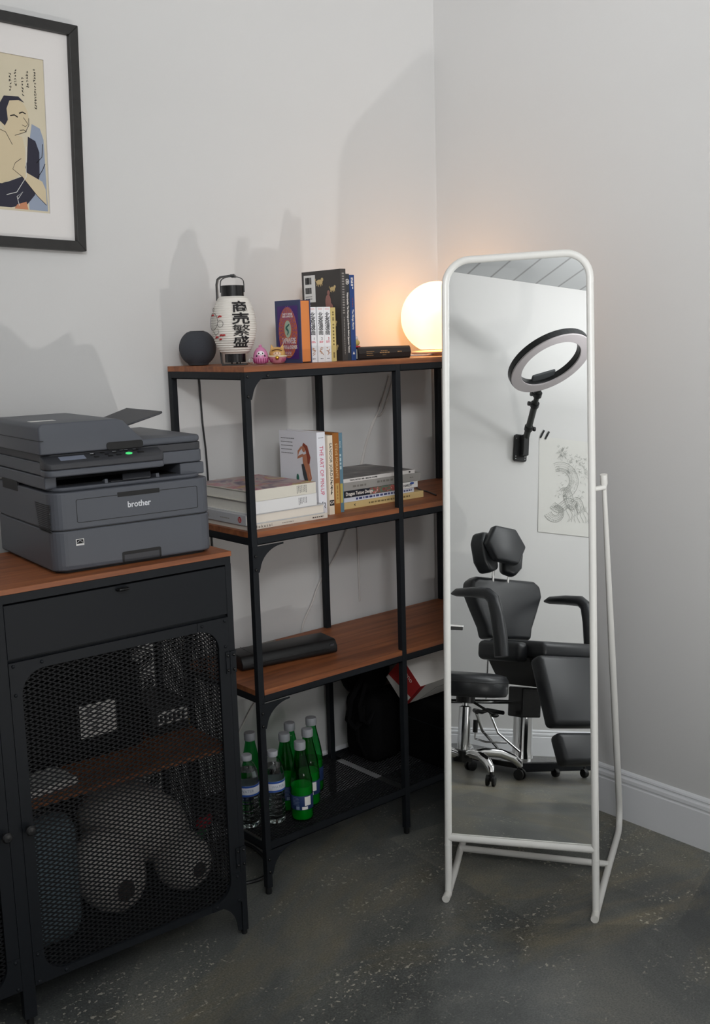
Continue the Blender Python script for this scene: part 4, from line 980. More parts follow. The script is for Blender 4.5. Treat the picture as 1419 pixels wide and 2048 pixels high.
def bottle_water(loc, label, rz):
    o = thing('water_bottle', label, 'bottle', loc, rz, 'clear water bottles on the bottom mesh shelf')
    prof = [(0.012, 0.006), (0.022, 0.001), (0.028, 0.005)]
    for k in range(25):
        z_ = 0.010+0.078*k/24; prof.append((0.0302-(0.0016 if k % 4 in (2,) else 0.0007 if k % 4 in (1, 3) else 0), z_))
    prof += [(0.0305, 0.092), (0.0305, 0.125), (0.0300, 0.138), (0.0262, 0.158), (0.0185, 0.174), (0.0130, 0.182), (0.0125, 0.192)]
    inner = [(r-0.0007, z_) for r, z_ in prof][::-1]
    MB().lathe(prof+inner, 30, cap=False).build('plastic', CLEAR, o, smooth=True, angle=50)
    MB().lathe([(0.0003, 0.007)]+[(r-0.0012, z_+0.001) for r, z_ in prof[1:-3]]+[(0.0003, prof[-4][1]+0.001)], 30, cap=False).build('water_inside', WATER, o, smooth=True)
    lb = MB().lathe([(0.0306, 0.094), (0.0310, 0.0945), (0.0310, 0.1235), (0.0306, 0.124)], 30, cap=False).build('label', WLAB, o, smooth=True)
    x = MB(); x.lathe([(0.0312, 0.0945), (0.0312, 0.0995)], 30, cap=False); x.lathe([(0.0312, 0.1185), (0.0312, 0.1240)], 30, cap=False); x.build('blue_band', BLUE, lb, smooth=True, split=True)
    def wp(p):
        a = p.x/0.031; r = 0.0312+p.z; return Vector((r*math.sin(a), -r*math.cos(a), 0.109+p.y))
    letters('WATER', 0.0105, None, colmat('label_grey_print', 150, 160, 180), lb, warp=wp)
    MB().lathe([(0.0138, 0.186), (0.0143, 0.187), (0.0143, 0.1985), (0.013, 0.2005), (0.0003, 0.2008)], 26, cap=False).build('cap', mat('white_cap', rgb(178, 180, 186), 0.45), o, smooth=True)
bottle_water((0.036, -0.236, ZS), 'clear water bottle nearest the sideboard', -0.65)
bottle_water((0.102, -0.262, ZS), 'clear water bottle just right of the front left post', -0.2)
# ---------------------------------------------------------------- bag, case and box under the lower shelf
NYL = mat('black_nylon', rgb(12, 12, 13), 0.8, bump=0.3, bscale=500, spec=0.1)
bp_ = thing('backpack', 'black nylon backpack with dangling straps on the bottom mesh shelf', 'bag', (0.602, -0.115, ZS))
x = MB(); x.box(-0.080, 0.058, -0.075, 0.075, 0.0, 0.22); x.build('main_pack', NYL, bp_, bevel=0.045, bseg=4)
x = MB(); x.ell((-0.030, 0.012, 0.275), (0.085, 0.060, 0.075)); x.build('top_pouch', NYL, bp_, smooth=True)
x = MB(); x.tube([(-0.10, -0.05, 0.28), (-0.145, -0.055, 0.23), (-0.155, -0.05, 0.17), (-0.13, -0.05, 0.135), (-0.10, -0.05, 0.15), (-0.095, -0.05, 0.20)], 0.009, 8)
x.build('strap', NYL, bp_, smooth=True)
x = MB(); x.tube([(-0.09, -0.06, 0.27), (-0.125, -0.07, 0.21), (-0.12, -0.07, 0.165), (-0.095, -0.07, 0.145), (-0.07, -0.07, 0.18)], 0.007, 8); x.build('strap', NYL, bp_, smooth=True)
x = MB(); x.tube([(-0.12, -0.05, 0.145), (-0.112, -0.045, 0.09), (-0.085, -0.04, 0.04), (-0.07, -0.03, 0.02)], 0.006, 8); x.build('strap', NYL, bp_, smooth=True)
cs = thing('equipment_case', 'large plain black case filling the right half of bottom shelf', 'case', (0.70, -0.20, ZS))
x = MB(); x.box(-0.036, 0.27, -0.140, 0.155, 0.0, 0.190); x.build('case_body', mat('black_case', rgb(12, 12, 13), 0.7, spec=0.15), cs, bevel=0.012, bseg=3)
MB().box(-0.0365, 0.2705, -0.1405, 0.1555, 0.128, 0.132).build('lid_seam', BLACK, cs)
x = MB(); x.box(0.06, 0.085, -0.144, -0.139, 0.115, 0.145); x.box(0.17, 0.195, -0.144, -0.139, 0.115, 0.145); x.build('latch', BPLAST, cs, bevel=0.001, split=True)
bx = thing('cardboard_box', 'white cardboard box with red end tilted on the black case', 'box', (0.60, -0.2440, 0.3345), 0.03)
Mb = Matrix.Rotation(math.radians(44), 4, 'X')
S_ = 0.103; Lb = 0.34
x = MB(); x.box(0, Lb, 0, S_, 0, S_, M=Mb); x.build('carton', mat('white_card', rgb(222, 218, 212), 0.6), bx, bevel=0.001)
x = MB(); x.prism([(0.0, S_*0.42), (0, S_), (S_, S_), (S_, S_*0.15)], -0.0005, 0, 'x', M=Mb); x.box(-0.0004, 0.022, -0.0005, 0.0, S_*0.0, S_, M=Mb)
x.build('red_end_print', mat('carton_red', rgb(172, 44, 44), 0.5), bx)
letters('ono', 0.022, Mb @ frame_mat((-0.0006, S_*0.45, S_*0.80), (0, -1, 0), (0, 0, 1)), PW_, bx)
x = MB(); x.tube([(0.06, -0.0003, 0.0), (0.10, -0.0003, S_*0.55), (0.10, -0.0003, S_*0.55), (Lb, -0.0003, S_*0.50)], 0.0006, 4, M=Mb); x.build('flap_crease', colmat('crease_grey', 110, 108, 106), bx)
# ---------------------------------------------------------------- cords on the wall
def cord(name, label, pts, r, m):
    P = [Vector(p) for p in pts]; out = []
    for i in range(len(P)-1):
        p0, p1, p2, p3 = P[max(i-1, 0)], P[i], P[i+1], P[min(i+2, len(P)-1)]
        for k in range(8):
            t = k/8; out.append(0.5*((2*p1)+(p2-p0)*t+(2*p0-5*p1+4*p2-p3)*t*t+(3*p1-p0-3*p2+p3)*t**3))
    out.append(P[-1])
    o = MB().tube(out, r, 8).build(name, m, smooth=True); return tag(o, label, 'cord')
WCORD = colmat('grey_white_cord', 204, 200, 196, 0.5)
cord('wall_cord', 'thin white cord hanging down the wall behind the shelving unit', [(0.800, 0.008, 1.300), (0.7998, 0.008, 1.2847), (0.7591, 0.007, 1.2015), (0.7037, 0.007, 1.1045), (0.6736, 0.007, 1.014), (0.6229, 0.007, 0.8636), (0.5625, 0.007, 0.7627), (0.4962, 0.007, 0.6878), (0.4646, 0.007, 0.6312), (0.4229, 0.007, 0.5614), (0.41, 0.007, 0.46), (0.30, 0.007, 0.40), (0.2393, 0.007, 0.3714), (0.1803, 0.007, 0.2997), (0.10, 0.006, 0.2)], 0.0030, WCORD)
cord('wall_cord', 'second thin white cord looping from lamp height down the wall', [(0.83, 0.009, 1.31), (0.775, 0.009, 1.19), (0.735, 0.009, 1.165), (0.690, 0.009, 1.070), (0.655, 0.009, 0.95), (0.655, 0.009, 0.8), (0.655, 0.009, 0.6)], 0.0030, WCORD)
cord('speaker_cord', 'black cord dropping behind the shelf from the round speaker', [(0.065, 0.006, 1.353), (0.100, 0.007, 1.34), (0.1056, 0.007, 1.3189), (0.107, 0.007, 1.2648), (0.1092, 0.007, 1.1965), (0.1146, 0.007, 1.1274), (0.117, 0.007, 1.0443), (0.12, 0.007, 0.85)], 0.0026, BPLAST)
cord('cable_end', 'short black cable lying on the middle shelf right of books', [(0.80, -0.105, ZM+0.0022), (0.757, -0.17, ZM+0.0022), (0.745, -0.215, ZM+0.0022), (0.712, -0.283, ZM+0.0022)], 0.0018, BPLAST)
cord('printer_lead', 'thin grey lead curving behind the slim black portable printer', [(0.13, -0.085, ZL+0.0024), (0.155, -0.045, ZL+0.0024), (0.19, -0.022, ZL+0.0024), (0.24, -0.020, ZL+0.0024), (0.30, -0.022, ZL+0.0024)], 0.0016, colmat('grey_lead', 130, 128, 124))
cord('floor_cable', 'black cable coiled on floor beneath the left end of shelving unit', [(-0.06, -0.21, 0.006), (-0.02, -0.27, 0.006), (0.05, -0.28, 0.006), (0.10, -0.22, 0.006), (0.12, -0.12, 0.006), (0.10, -0.05, 0.006)], 0.005, BPLAST)

# ---------------------------------------------------------------- framed print
FRM = mat('dark_stained_frame', rgb(44, 43, 42), 0.5, noise=0.35, nscale=60)
pf = thing('framed_print', 'framed print in a dark wooden frame with wide white mat on left wall', 'picture', (-0.2105, YW, 1.6495), rot=(0, math.radians(1.85), 0))
W_, H_, FW = 0.43, 0.5268, 0.0235
for (pts) in ([(0, 0), (-W_, 0), (-W_+FW, FW), (-FW, FW)], [(0, 0), (-FW, FW), (-FW, H_-FW), (0, H_)], [(0, H_), (-FW, H_-FW), (-W_+FW, H_-FW), (-W_, H_)], [(-W_, H_), (-W_+FW, H_-FW), (-W_+FW, FW), (-W_, 0)]):
    MB().prism(pts, -0.025, -0.0008, 'y').build('frame_rail', FRM, pf, bevel=0.0015)
MB().box(-W_+FW*0.8, -FW*0.8, -0.006, -0.002, FW*0.8, H_-FW*0.8).build('backing', PAPER, pf)
px0, px1, pz0, pz1 = -0.345, -0.085, 0.085, 0.4375
MB().ring(rrect(-W_+FW, -FW, FW, H_-FW, 0.0003, 2), rrect(px0, px1, pz0, pz1, 0.0003, 2), -0.0105, -0.0065, 'y').build('mat_board', mat('mat_white', rgb(224, 220, 217), 0.8), pf)
art = MB().box(px0-0.004, px1+0.004, -0.0068, -0.0061, pz0-0.004, pz1+0.004).build('print_sheet', mat('aged_paper', rgb(208, 198, 174), 0.8, noise=0.05, nscale=12), pf)
def shape(name, pts, m, d=0.0002):
    return MB().prism([(a, b) for a, b in pts], -0.0068-d, -0.0068, 'y').build(name, m, art)
NV = colmat('navy_print_ink', 48, 47, 60, 0.8); PB = colmat('pale_blue_print_ink', 148, 158, 176, 0.8); SKN = colmat('skin_print_ink', 208, 192, 160, 0.8); ORG = colmat('orange_print_ink', 196, 134, 100, 0.8)
shape('pale_blue_robe', [(-0.120, 0.288), (-0.100, 0.280), (-0.092, 0.255), (-0.0885, 0.090), (-0.135, 0.090), (-0.140, 0.180)], PB, 0.0002)
shape('navy_robe', [(-0.131, 0.258), (-0.113, 0.250), (-0.104, 0.225), (-0.106, 0.170), (-0.120, 0.125), (-0.140, 0.102), (-0.180, 0.092), (-0.300, 0.092), (-0.300, 0.12), (-0.185, 0.150), (-0.150, 0.165), (-0.136, 0.200)], NV, 0.0003)
shape('skin_shoulder', [(-0.300, 0.26), (-0.23, 0.275), (-0.180, 0.265), (-0.145, 0.255), (-0.137, 0.22), (-0.142, 0.185), (-0.165, 0.160), (-0.2, 0.145), (-0.30, 0.15)], SKN, 0.0004)
shape('skin_arm', [(-0.170, 0.200), (-0.146, 0.205), (-0.138, 0.175), (-0.100, 0.158), (-0.092, 0.140), (-0.091, 0.105), (-0.115, 0.125), (-0.150, 0.165), (-0.172, 0.180)], SKN, 0.0005)
shape('head', [(-0.163+0.036*math.cos(t*PI/10)*(1.0), 0.300+0.043*math.sin(t*PI/10)) for t in range(20)], SKN, 0.0005)
shape('hair', [(-0.2, 0.30), (-0.196, 0.325), (-0.185, 0.343), (-0.150, 0.346), (-0.136, 0.334), (-0.150, 0.338), (-0.172, 0.334), (-0.180, 0.315), (-0.178, 0.29), (-0.186, 0.276), (-0.197, 0.285)], NV, 0.0006)
shape('orange_hem', [(-0.165, 0.100), (-0.142, 0.108), (-0.138, 0.090), (-0.172, 0.090)], ORG, 0.0005)
x = MB()
def brush(pts, r=0.0008): x.tube([(a, -0.0074, b) for a, b in pts], r, 5)
brush([(-0.150, 0.308), (-0.142, 0.312), (-0.134, 0.309)], 0.0014); brush([(-0.172, 0.300), (-0.162, 0.303), (-0.154, 0.299)], 0.0014)
brush([(-0.140, 0.30), (-0.129, 0.286), (-0.136, 0.280), (-0.144, 0.283)], 0.0006); brush([(-0.150, 0.270), (-0.140, 0.272), (-0.134, 0.268)], 0.0007)
brush([(-0.163, 0.257), (-0.150, 0.262), (-0.136, 0.268), (-0.127, 0.285), (-0.127, 0.30)], 0.0006); brush([(-0.21, 0.27), (-0.185, 0.262), (-0.170, 0.235)], 0.0006)
brush([(-0.150, 0.206), (-0.165, 0.195), (-0.172, 0.180), (-0.150, 0.165), (-0.115, 0.125), (-0.092, 0.104)], 0.0006); brush([(-0.112, 0.20), (-0.098, 0.215), (-0.095, 0.245)], 0.0008); brush([(-0.112, 0.165), (-0.098, 0.185), (-0.091, 0.20)], 0.0008)
for cx, cz, n, st_ in ((-0.108, 0.412, 15, 0.0062), (-0.126, 0.404, 6, 0.0065), (-0.138, 0.388, 6, 0.0072), (-0.155, 0.404, 6, 0.0065), (-0.168, 0.394, 6, 0.0072)):
    for k in range(n):
        z_ = cz-k*st_
        for q in range(3): brush([(cx-0.003+0.006*random.random(), z_+0.003*random.random()), (cx-0.003+0.006*random.random(), z_-0.003*random.random())], 0.00055)
x.build('brush_marks', INK, art)
x = MB(); x.tube([(-0.190, -0.0075, 0.120), (-0.165, -0.0075, 0.128), (-0.140, -0.0075, 0.165), (-0.137, -0.0075, 0.235)], 0.0008, 5); x.tube([(-0.160, -0.0075, 0.098), (-0.165, -0.0075, 0.118), (-0.150, -0.0075, 0.130), (-0.163, -0.0075, 0.112)], 0.0007, 5)
x.build('pale_line_marks', PAPER, art)

# ---------------------------------------------------------------- standing mirror
YAW, TILT = math.radians(-58.5), math.radians(8.2)
mr = thing('standing_mirror', 'tall white tubular standing mirror with rounded top in the corner', 'mirror', (0.3343, -0.6874, 0), YAW)
def MP(s, t, off=0.0):     # point in the mirror plane: s across, t up the plane, off towards the back
    return Vector((s, t*math.sin(TILT)+off*math.cos(TILT), t*math.cos(TILT)-off*math.sin(TILT)))
TLc, TRc, BLc, BRc = (-0.0395, 1.6206), (0.3200, 1.6266), (-0.0024, 0.0125), (0.3676, 0.0135)
RLc, RRc = (-0.0058, 0.1533), (0.3636, 0.1656)
def lerp(a, b, t): return (a[0]+(b[0]-a[0])*t, a[1]+(b[1]-a[1])*t)
def corner(c, a, b, r, n=8):
    # rounded corner at c between directions to a and b
    ca, cb = Vector((a[0]-c[0], a[1]-c[1])).normalized(), Vector((b[0]-c[0], b[1]-c[1])).normalized()
    p0, p1 = Vector(c)+ca*r, Vector(c)+cb*r
    o = p0+cb*r
    out = []
    for k in range(n+1):
        t = PI/2*k/n; out.append(tuple(o-cb*r*math.cos(t)-ca*r*math.sin(t)))
    return out
path = [BLc, lerp(BLc, TLc, 0.3), lerp(BLc, TLc, 0.7)]+corner(TLc, BLc, TRc, 0.062)+corner(TRc, TLc, BRc, 0.062)+[lerp(TRc, BRc, 0.3), lerp(TRc, BRc, 0.7), BRc]
TUBE = 0.0092
MB().tube([MP(*q) for q in path], TUBE, 18).build('frame_tube', WHITEPL, mr, smooth=True)
MB().tube([MP(*RLc), MP(*RRc)], TUBE, 18).build('bottom_rail', WHITEPL, mr, smooth=True)
x = MB()
for c, d in ((lerp(BLc, RLc, 0.86), 1), (lerp(BRc, RRc, 0.83), 1)):
    x.tube([MP(c[0], c[1]-0.0012), MP(c[0], c[1]+0.0012)], TUBE+0.0007, 18)
x.build('tube_joint', WHITEPL, mr, smooth=True, split=True)
gi = TUBE*0.55
gl_pts = [lerp(RLc, TLc, 0.0), ]+corner(TLc, BLc, TRc, 0.062)+corner(TRc, TLc, BRc, 0.062)+[RRc]
cx = sum(p[0] for p in gl_pts)/len(gl_pts)
v = [tuple(MP(*q, 0.0)) for q in gl_pts]+[tuple(MP(*q, 0.004)) for q in gl_pts]
n = len(gl_pts)
x = MB(); x.add(v, [tuple(range(n))], 0); x.add(v, [tuple(range(n, 2*n))[::-1]]+[(i, (i+1) % n, n+(i+1) % n, n+i) for i in range(n)], 1)
x.build('mirror_glass', [MIRROR, colmat('mirror_backing', 120, 122, 122)], mr)
x = MB()
ins = [(lerp(RLc, RRc, 0.026)[0], RLc[1]+0.0105), (lerp(RLc, RRc, 0.974)[0], RRc[1]+0.0105)]
x.tube([MP(ins[0][0], ins[0][1], -0.001), MP(ins[1][0], ins[1][1], -0.001)], 0.0012, 8); x.build('rail_lip', WHITEPL, mr)
def leg(side):
    if side > 0: pts = [(0.3676, 0.0), (0.374, 0.16), (0.381, 0.32), (0.386, 0.43)]; top = (0.3640, 0.176, 1.035); e = 0.387; tip = (0.3630, 0.1685, 1.073)
    else: pts = [(-0.0024, 0.0), (-0.012, 0.12), (-0.024, 0.24), (-0.032, 0.43)]; top = (-0.016, 0.176, 1.035); e = -0.034; tip = (-0.016, 0.1685, 1.073)
    z = TUBE
    P = [(a, b-0.012 if i == 0 else b, z) for i, (a, b) in enumerate(pts)]
    # bend up at the back
    d = Vector((top[0]-e, top[1]-0.515, top[2]-0.04)).normalized()
    c0, c1 = Vector((e, 0.43, z)), Vector((e, 0.515, z+0.004))
    c2 = c1+d*0.09
    for k in range(1, 9):
        t = k/9; P.append(tuple((1-t)**2*c0+2*t*(1-t)*c1+t*t*c2))
    P.append(tuple(c2)); P.append(tuple(c2.lerp(Vector(top), 0.5))); P.append(top)
    R = [TUBE]*len(P)
    P += [tuple(Vector(top).lerp(Vector(tip), 0.15)), tuple(Vector(top).lerp(Vector(tip), 0.4)), tip]; R[-1] = TUBE*0.62; R += [TUBE*0.62, TUBE*0.95, TUBE*0.98]
    R[-4] = TUBE*0.62; R.insert(0, TUBE) if False else None
    o = MB().tube(P, R, 16).build('support_leg', WHITEPL, mr, smooth=True)
    c = MB(); c.tube([(P[0][0], P[0][1]-0.0185, z+0.0006), (P[0][0], P[0][1]+0.010, z+0.0006)], TUBE+0.0006, 16)
    c.build('end_cap', mat('white_rubber', rgb(222, 220, 214), 0.5), o, smooth=True)
    x = MB(); t_ = (1.035)/1.6
    q = MP(*lerp(BRc if side > 0 else BLc, TRc if side > 0 else TLc, 0.642))
    x.tube([q, (top[0]+0.002*side, top[1]-0.004, top[2]+0.006)], 0.0062, 10); x.build('hinge_pin', WHITEPL, o, smooth=True)
leg(1); leg(-1)
MB().tube([(-0.0245, 0.235, 0.0155), (0.377, 0.245, 0.0155)], 0.0088, 16).build('cross_bar', WHITEPL, mr, smooth=True)

# ---------------------------------------------------------------- inside the sideboard
def CBP(x, y, z): c, s = math.cos(CA), math.sin(CA); return (CQ[0]+c*x-s*y, CQ[1]+s*x+c*y, z)
ZI, ZF = 0.4787, 0.0992
eq = thing('black_equipment_box', 'bulky black equipment box with white label inside the upper compartment', 'box', CBP(-0.5, 0.17, ZI), CA)
x = MB(); x.box(0, 0.34, 0, 0.16, 0, 0.20); x.box(0.01, 0.33, 0.01, 0.15, 0.20, 0.265); x.build('case', mat('black_case', rgb(12, 12, 13), 0.7, spec=0.15), eq, bevel=0.006, bseg=3)
MB().box(0.183, 0.272, -0.0008, 0, 0.052, 0.130).build('white_label', PAPER, eq)
x = MB()
for k in range(5): x.box(0.19+0.004*k, 0.235+0.004*k*random.random(), -0.0012, -0.0008, 0.115-k*0.012, 0.119-k*0.012)
x.build('label_print', colmat('label_print_grey', 110, 110, 112), eq)
e2 = thing('small_black_device', 'smaller black device with white front strip beside the bulky box', 'device', CBP(-0.130, 0.19, ZI), CA)
x = MB(); x.box(0, 0.105, 0, 0.14, 0, 0.075); x.build('case', BPLAST, e2, bevel=0.004)
MB().box(0.020, 0.100, -0.0008, 0, 0.026, 0.058).build('white_strip', PAPER, e2)
x = MB()
for k in range(6): x.box(0.024+0.012*k, 0.031+0.012*k, -0.0014, -0.0008, 0.030, 0.050)
x.build('strip_print', INK, e2)
ps = thing('paper_pad', 'white paper pad lying at the front of the inner shelf', 'paper', CBP(-0.500, 0.045, ZI), CA+0.12)
x = MB()
for k in range(4): x.box(0.001*k, 0.125-0.0015*k, 0.001*(k % 2), 0.10, 0.004*k, 0.004*k+0.0038)
x.build('sheets', PAPER, ps)
MB().box(0, 0.126, 0.09, 0.102, 0.0, 0.0165).build('binding', BPLAST, ps)
yt = MB().box(-0.006, 0.006, -0.006, 0.006, 0, 0.022).build('yellow_battery', colmat('yellow_plastic', 190, 160, 50), bevel=0.002); yt.location = CBP(-0.022, 0.21, ZI)
tag(yt, 'tiny yellow battery standing at the right of the inner shelf', 'battery')
cu = thing('teal_cushion', 'teal grey cushion standing at the left of the lower compartment', 'cushion', CBP(-0.45, 0.13, ZF), CA)
x = MB(); x.box(-0.075, 0.080, -0.055, 0.055, 0.0, 0.30); x.build('padding', mat('teal_fabric', rgb(112, 130, 138), 0.85, bump=0.3, bscale=300), cu, bevel=0.05, bseg=5)
MB().tube([(-0.074, -0.020, 0.05), (-0.074, -0.02, 0.25)], 0.002, 6).build('seam', colmat('seam_grey', 70, 82, 88), cu)
pt = thing('white_plush_toy', 'large white plush toy with dark paw pads in the lower compartment', 'plush toy', CBP(-0.168, 0.215, ZF), CA)
PLU = mat('white_plush', rgb(214, 208, 202), 0.95, bump=0.6, bscale=400)
x = MB(); x.ell((0, 0, 0), (0.155, 0.098, 0.092), Matrix.Translation((0.0, 0.022, 0.160)) @ Matrix.Rotation(math.radians(30), 4, 'Y')); x.build('plush_body', PLU, pt, smooth=True)
for cx_, cz_, r_, nm in ((-0.115, 0.085, 0.088, 'paw'), (0.075, 0.070, 0.072, 'paw')):
    p = MB()
    if cx_ < 0: p.ell((0, 0, 0), (0.082, 0.070, 0.112), Matrix.Translation((cx_, -0.070, 0.108)) @ Matrix.Rotation(math.radians(-24), 4, 'Y'))
    else: p.ell((cx_, -0.075, cz_), (r_*0.95, 0.075, r_))
    po = p.build(nm, PLU, pt, smooth=True)
    q = MB(); q.ell((cx_+0.005, -0.146, cz_), (r_*0.24, 0.006, r_*0.28)); q.build('paw_pad', colmat('dark_felt', 66, 58, 56, 0.9), po, smooth=True)
rs = thing('artificial_rose', 'red artificial rose with green leaf lying beside the plush toy', 'flower', CBP(-0.052, 0.10, ZF+0.170), CA)
x = MB()
for k in range(9):
    a = k*2.4; r = 0.004+0.0018*k; x.ell((r*math.cos(a), r*math.sin(a)*0.6, 0.003*math.sin(a*1.7)), (0.010, 0.007, 0.012), seg=12, rings=8)
x.build('petals', colmat('rose_red', 150, 24, 40, 0.6), rs, smooth=True)
x = MB(); x.ell((-0.006, 0, -0.026), (0.013, 0.005, 0.010), seg=12, rings=8); x.tube([(0, 0, -0.012), (0.0, 0.004, -0.035), (-0.002, 0.02, -0.060)], 0.002, 6); x.build('leaf_and_stem', colmat('leaf_green', 30, 84, 50, 0.6), rs, smooth=True)

# ---------------------------------------------------------------- the far side of the room, seen in the mirror
# tattoo chair: local x forward, y to its left
tc_ = thing('tattoo_chair', 'black padded hydraulic tattoo chair with armrests and leg rest', 'chair', (-2.30, -1.82, 0), math.radians(-18))
def pad(mb, sx, sy, sz, M): return mb.box(-sx/2, sx/2, -sy/2, sy/2, -sz/2, sz/2, M=M)
def TM(x, y, z, ry=0, rz=0, rx=0): return Matrix.Translation((x, y, z)) @ Euler((math.radians(rx), math.radians(ry), math.radians(rz))).to_matrix().to_4x4()
# backrest: waisted outline
out = [(-0.125, 0.0), (0.125, 0.0), (0.135, 0.06), (0.175, 0.16), (0.205, 0.24), (0.200, 0.30), (0.165, 0.325), (-0.165, 0.325), (-0.200, 0.30), (-0.205, 0.24), (-0.175, 0.16), (-0.135, 0.06)]
x = MB(); x.prism([(a*1.19, b) for a, b in out], -0.05, 0.045, 'x', M=TM(-0.045, -0.085, 0.655, ry=-9))
x.build('backrest', LEATHER, tc_, bevel=0.022, bseg=4)
x = MB(); pad(x, 0.44, 0.44, 0.085, TM(0.215, -0.145, 0.618)); x.build('seat', LEATHER, tc_, bevel=0.028, bseg=4)
x = MB(); pad(x, 0.30, 0.09, 0.10, TM(0.170, 0.105, 0.600, rz=-6)); x.build('seat_bolster', LEATHER, tc_, bevel=0.03, bseg=4)
# headrest: two wings and a hexagonal pad
hexp = [(-0.075, -0.112), (0.070, -0.112), (0.130, -0.01), (0.080, 0.112), (-0.060, 0.118), (-0.128, 0.015)]
x = MB(); x.prism([(a, b*0.84) for a, b in hexp], -0.026, 0.026, 'x', M=TM(0.050, 0.024, 1.146, ry=-12, rx=6)); x.build('headrest_pad', LEATHER, tc_, bevel=0.014, bseg=3)
for sy in (1, -1):
    x = MB(); wing = [(-0.060, -0.085), (0.030, -0.095), (0.068, -0.03), (0.062, 0.075), (0.020, 0.125), (-0.050, 0.115), (-0.075, 0.0)]
    x.prism([(a*sy, b) for a, b in wing][::sy], -0.045, 0.040, 'x', M=TM(-0.020, 0.100 if sy > 0 else -0.082, 1.090 if sy > 0 else 1.070, ry=-10, rz=-20*sy, rx=-10*sy) @ Matrix.Scale(1.0 if sy > 0 else 0.84, 4)); x.build('headrest_wing', LEATHER, tc_, bevel=0.022, bseg=4)
x = MB(); x.tube([(-0.055, 0.01, 0.95), (-0.045, 0.02, 1.08)], 0.007, 8); x.tube([(-0.055, -0.09, 0.95), (-0.045, -0.10, 1.08)], 0.007, 8); x.build('headrest_rod', CHROME, tc_, smooth=True, split=True)
# armrests
for sy in (1, -1):
    x = MB(); zt = 0.885
    n = 5
    k_ = 1.0 if sy > 0 else 1.43
    pts = [(a_, b_*sy*k_, c_) for a_, b_, c_ in ((-0.075, 0.262, zt-0.006), (-0.03, 0.262, zt), (0.10, 0.260, zt+0.002), (0.215, 0.258, zt-0.004), (0.262, 0.256, zt-0.032), (0.290, 0.252, zt-0.11), (0.315, 0.247, zt-0.22), (0.330, 0.245, 0.575))]
    x.tube(pts, [0.006, 0.021, 0.026, 0.029, 0.033, 0.034, 0.036, 0.036], 14, M=Matrix.Diagonal((1, 1, 1, 1))); x.build('armrest', LEATHER, tc_, smooth=True)
# leg rest in two pads
for nm, c0, c1, wy0, wy1, th in (('leg_pad', (0.455, 0.585), (0.590, 0.262), -0.235, 0.135, 0.085), ('foot_pad', (0.600, 0.232), (0.665, 0.095), -0.235, 0.125, 0.075)):
    d = Vector((c1[0]-c0[0], 0, c1[1]-c0[1])); L_ = d.length; ang = math.degrees(math.atan2(d.x, -d.z))
    x = MB(); x.box(-th/2, th/2, wy0, wy1, -L_/2, L_/2, M=TM((c0[0]+c1[0])/2-0.02, 0, (c0[1]+c1[1])/2, ry=-ang)); x.build(nm, LEATHER, tc_, bevel=0.026, bseg=4)
x = MB(); x.prism([(-0.21, 0.575), (0.08, 0.575), (0.03, 0.50), (-0.02, 0.43), (-0.16, 0.43), (-0.18, 0.50)], 0.0, 0.34, 'x'); x.build('under_seat_frame', mat('dark_steel', rgb(60, 60, 60), 0.4, metal=0.5), tc_, bevel=0.004)
x = MB(); x.box(0.08, 0.19, -0.145, -0.015, 0.27, 0.42); x.build('pump_housing', BGLOSS, tc_, bevel=0.006)
x = MB(); x.lathe([(0.058, 0.06), (0.056, 0.075), (0.050, 0.10), (0.050, 0.275)], 28, 0, Matrix.Translation((0.13, -0.08, 0))); x.build('hydraulic_column', CHROME, tc_, smooth=True)
x = MB(); x.prism([(-0.48, -0.20), (0.16, -0.21), (0.33, -0.19), (0.33, 0.10), (0.16, 0.13), (-0.48, 0.12)], 0.035, 0.062, 'z'); x.build('base_plate', BGLOSS, tc_, bevel=0.004)
x = MB(); x.box(0.34, 0.38, -0.42, 0.13, 0.028, 0.070); x.build('front_stabilizer', BLACK, tc_, bevel=0.004)
for fx, fy in ((-0.45, -0.17), (-0.45, 0.09), (0.36, 0.115), (0.36, -0.38)):
    x = MB(); x.lathe([(0.020, 0), (0.021, 0.006), (0.008, 0.010), (0.007, 0.034)], 14, 0, Matrix.Translation((fx, fy, 0))); x.build('foot', BPLAST, tc_, smooth=True)
for fx, fy in ((0.355, -0.09), (0.40, -0.24)):
    x = MB(); x.lathe([(0.020, -0.012), (0.022, -0.006), (0.022, 0.006), (0.020, 0.012)], 16, 0, Matrix.Translation((fx+0.02, fy, 0.022)) @ Matrix.Rotation(PI/2, 4, 'X')); x.box(fx-0.004+0.02, fx+0.004+0.02, fy-0.004, fy+0.004, 0.022, 0.055); x.build('caster', BPLAST, tc_, smooth=True)
x = MB(); x.tube([(0.10, 0.03, 0.285), (0.12, 0.15, 0.30), (0.14, 0.20, 0.292), (0.15, 0.255, 0.30), (0.19, 0.27, 0.295)], 0.011, 10); x.build('foot_pedal', BPLAST, tc_, smooth=True)
x = MB(); x.tube([(0.17, 0.26, 0.292), (0.15, 0.20, 0.20), (0.13, 0.09, 0.12), (0.12, 0.05, 0.08)], 0.007, 8); x.tube([(0.14, 0.15, 0.29), (0.15, 0.10, 0.19), (0.18, -0.02, 0.10)], 0.006, 8); x.build('pedal_rod', CHROME, tc_, smooth=True, split=True)
x = MB(); x.tube([(0.06, 0.44, 0.338), (0.06, -0.05, 0.338)], 0.012, 12); x.tube([(-0.02, 0.05, 0.338), (-0.02, 0.05, 0.60)], 0.006, 8); x.build('chrome_bar', CHROME, tc_, smooth=True, split=True)
x = MB(); x.tube([(0.22, 0.30, 0.20), (0.22, 0.30, 0.26)], 0.012, 10); x.build('crank_grip', BPLAST, tc_, smooth=True)
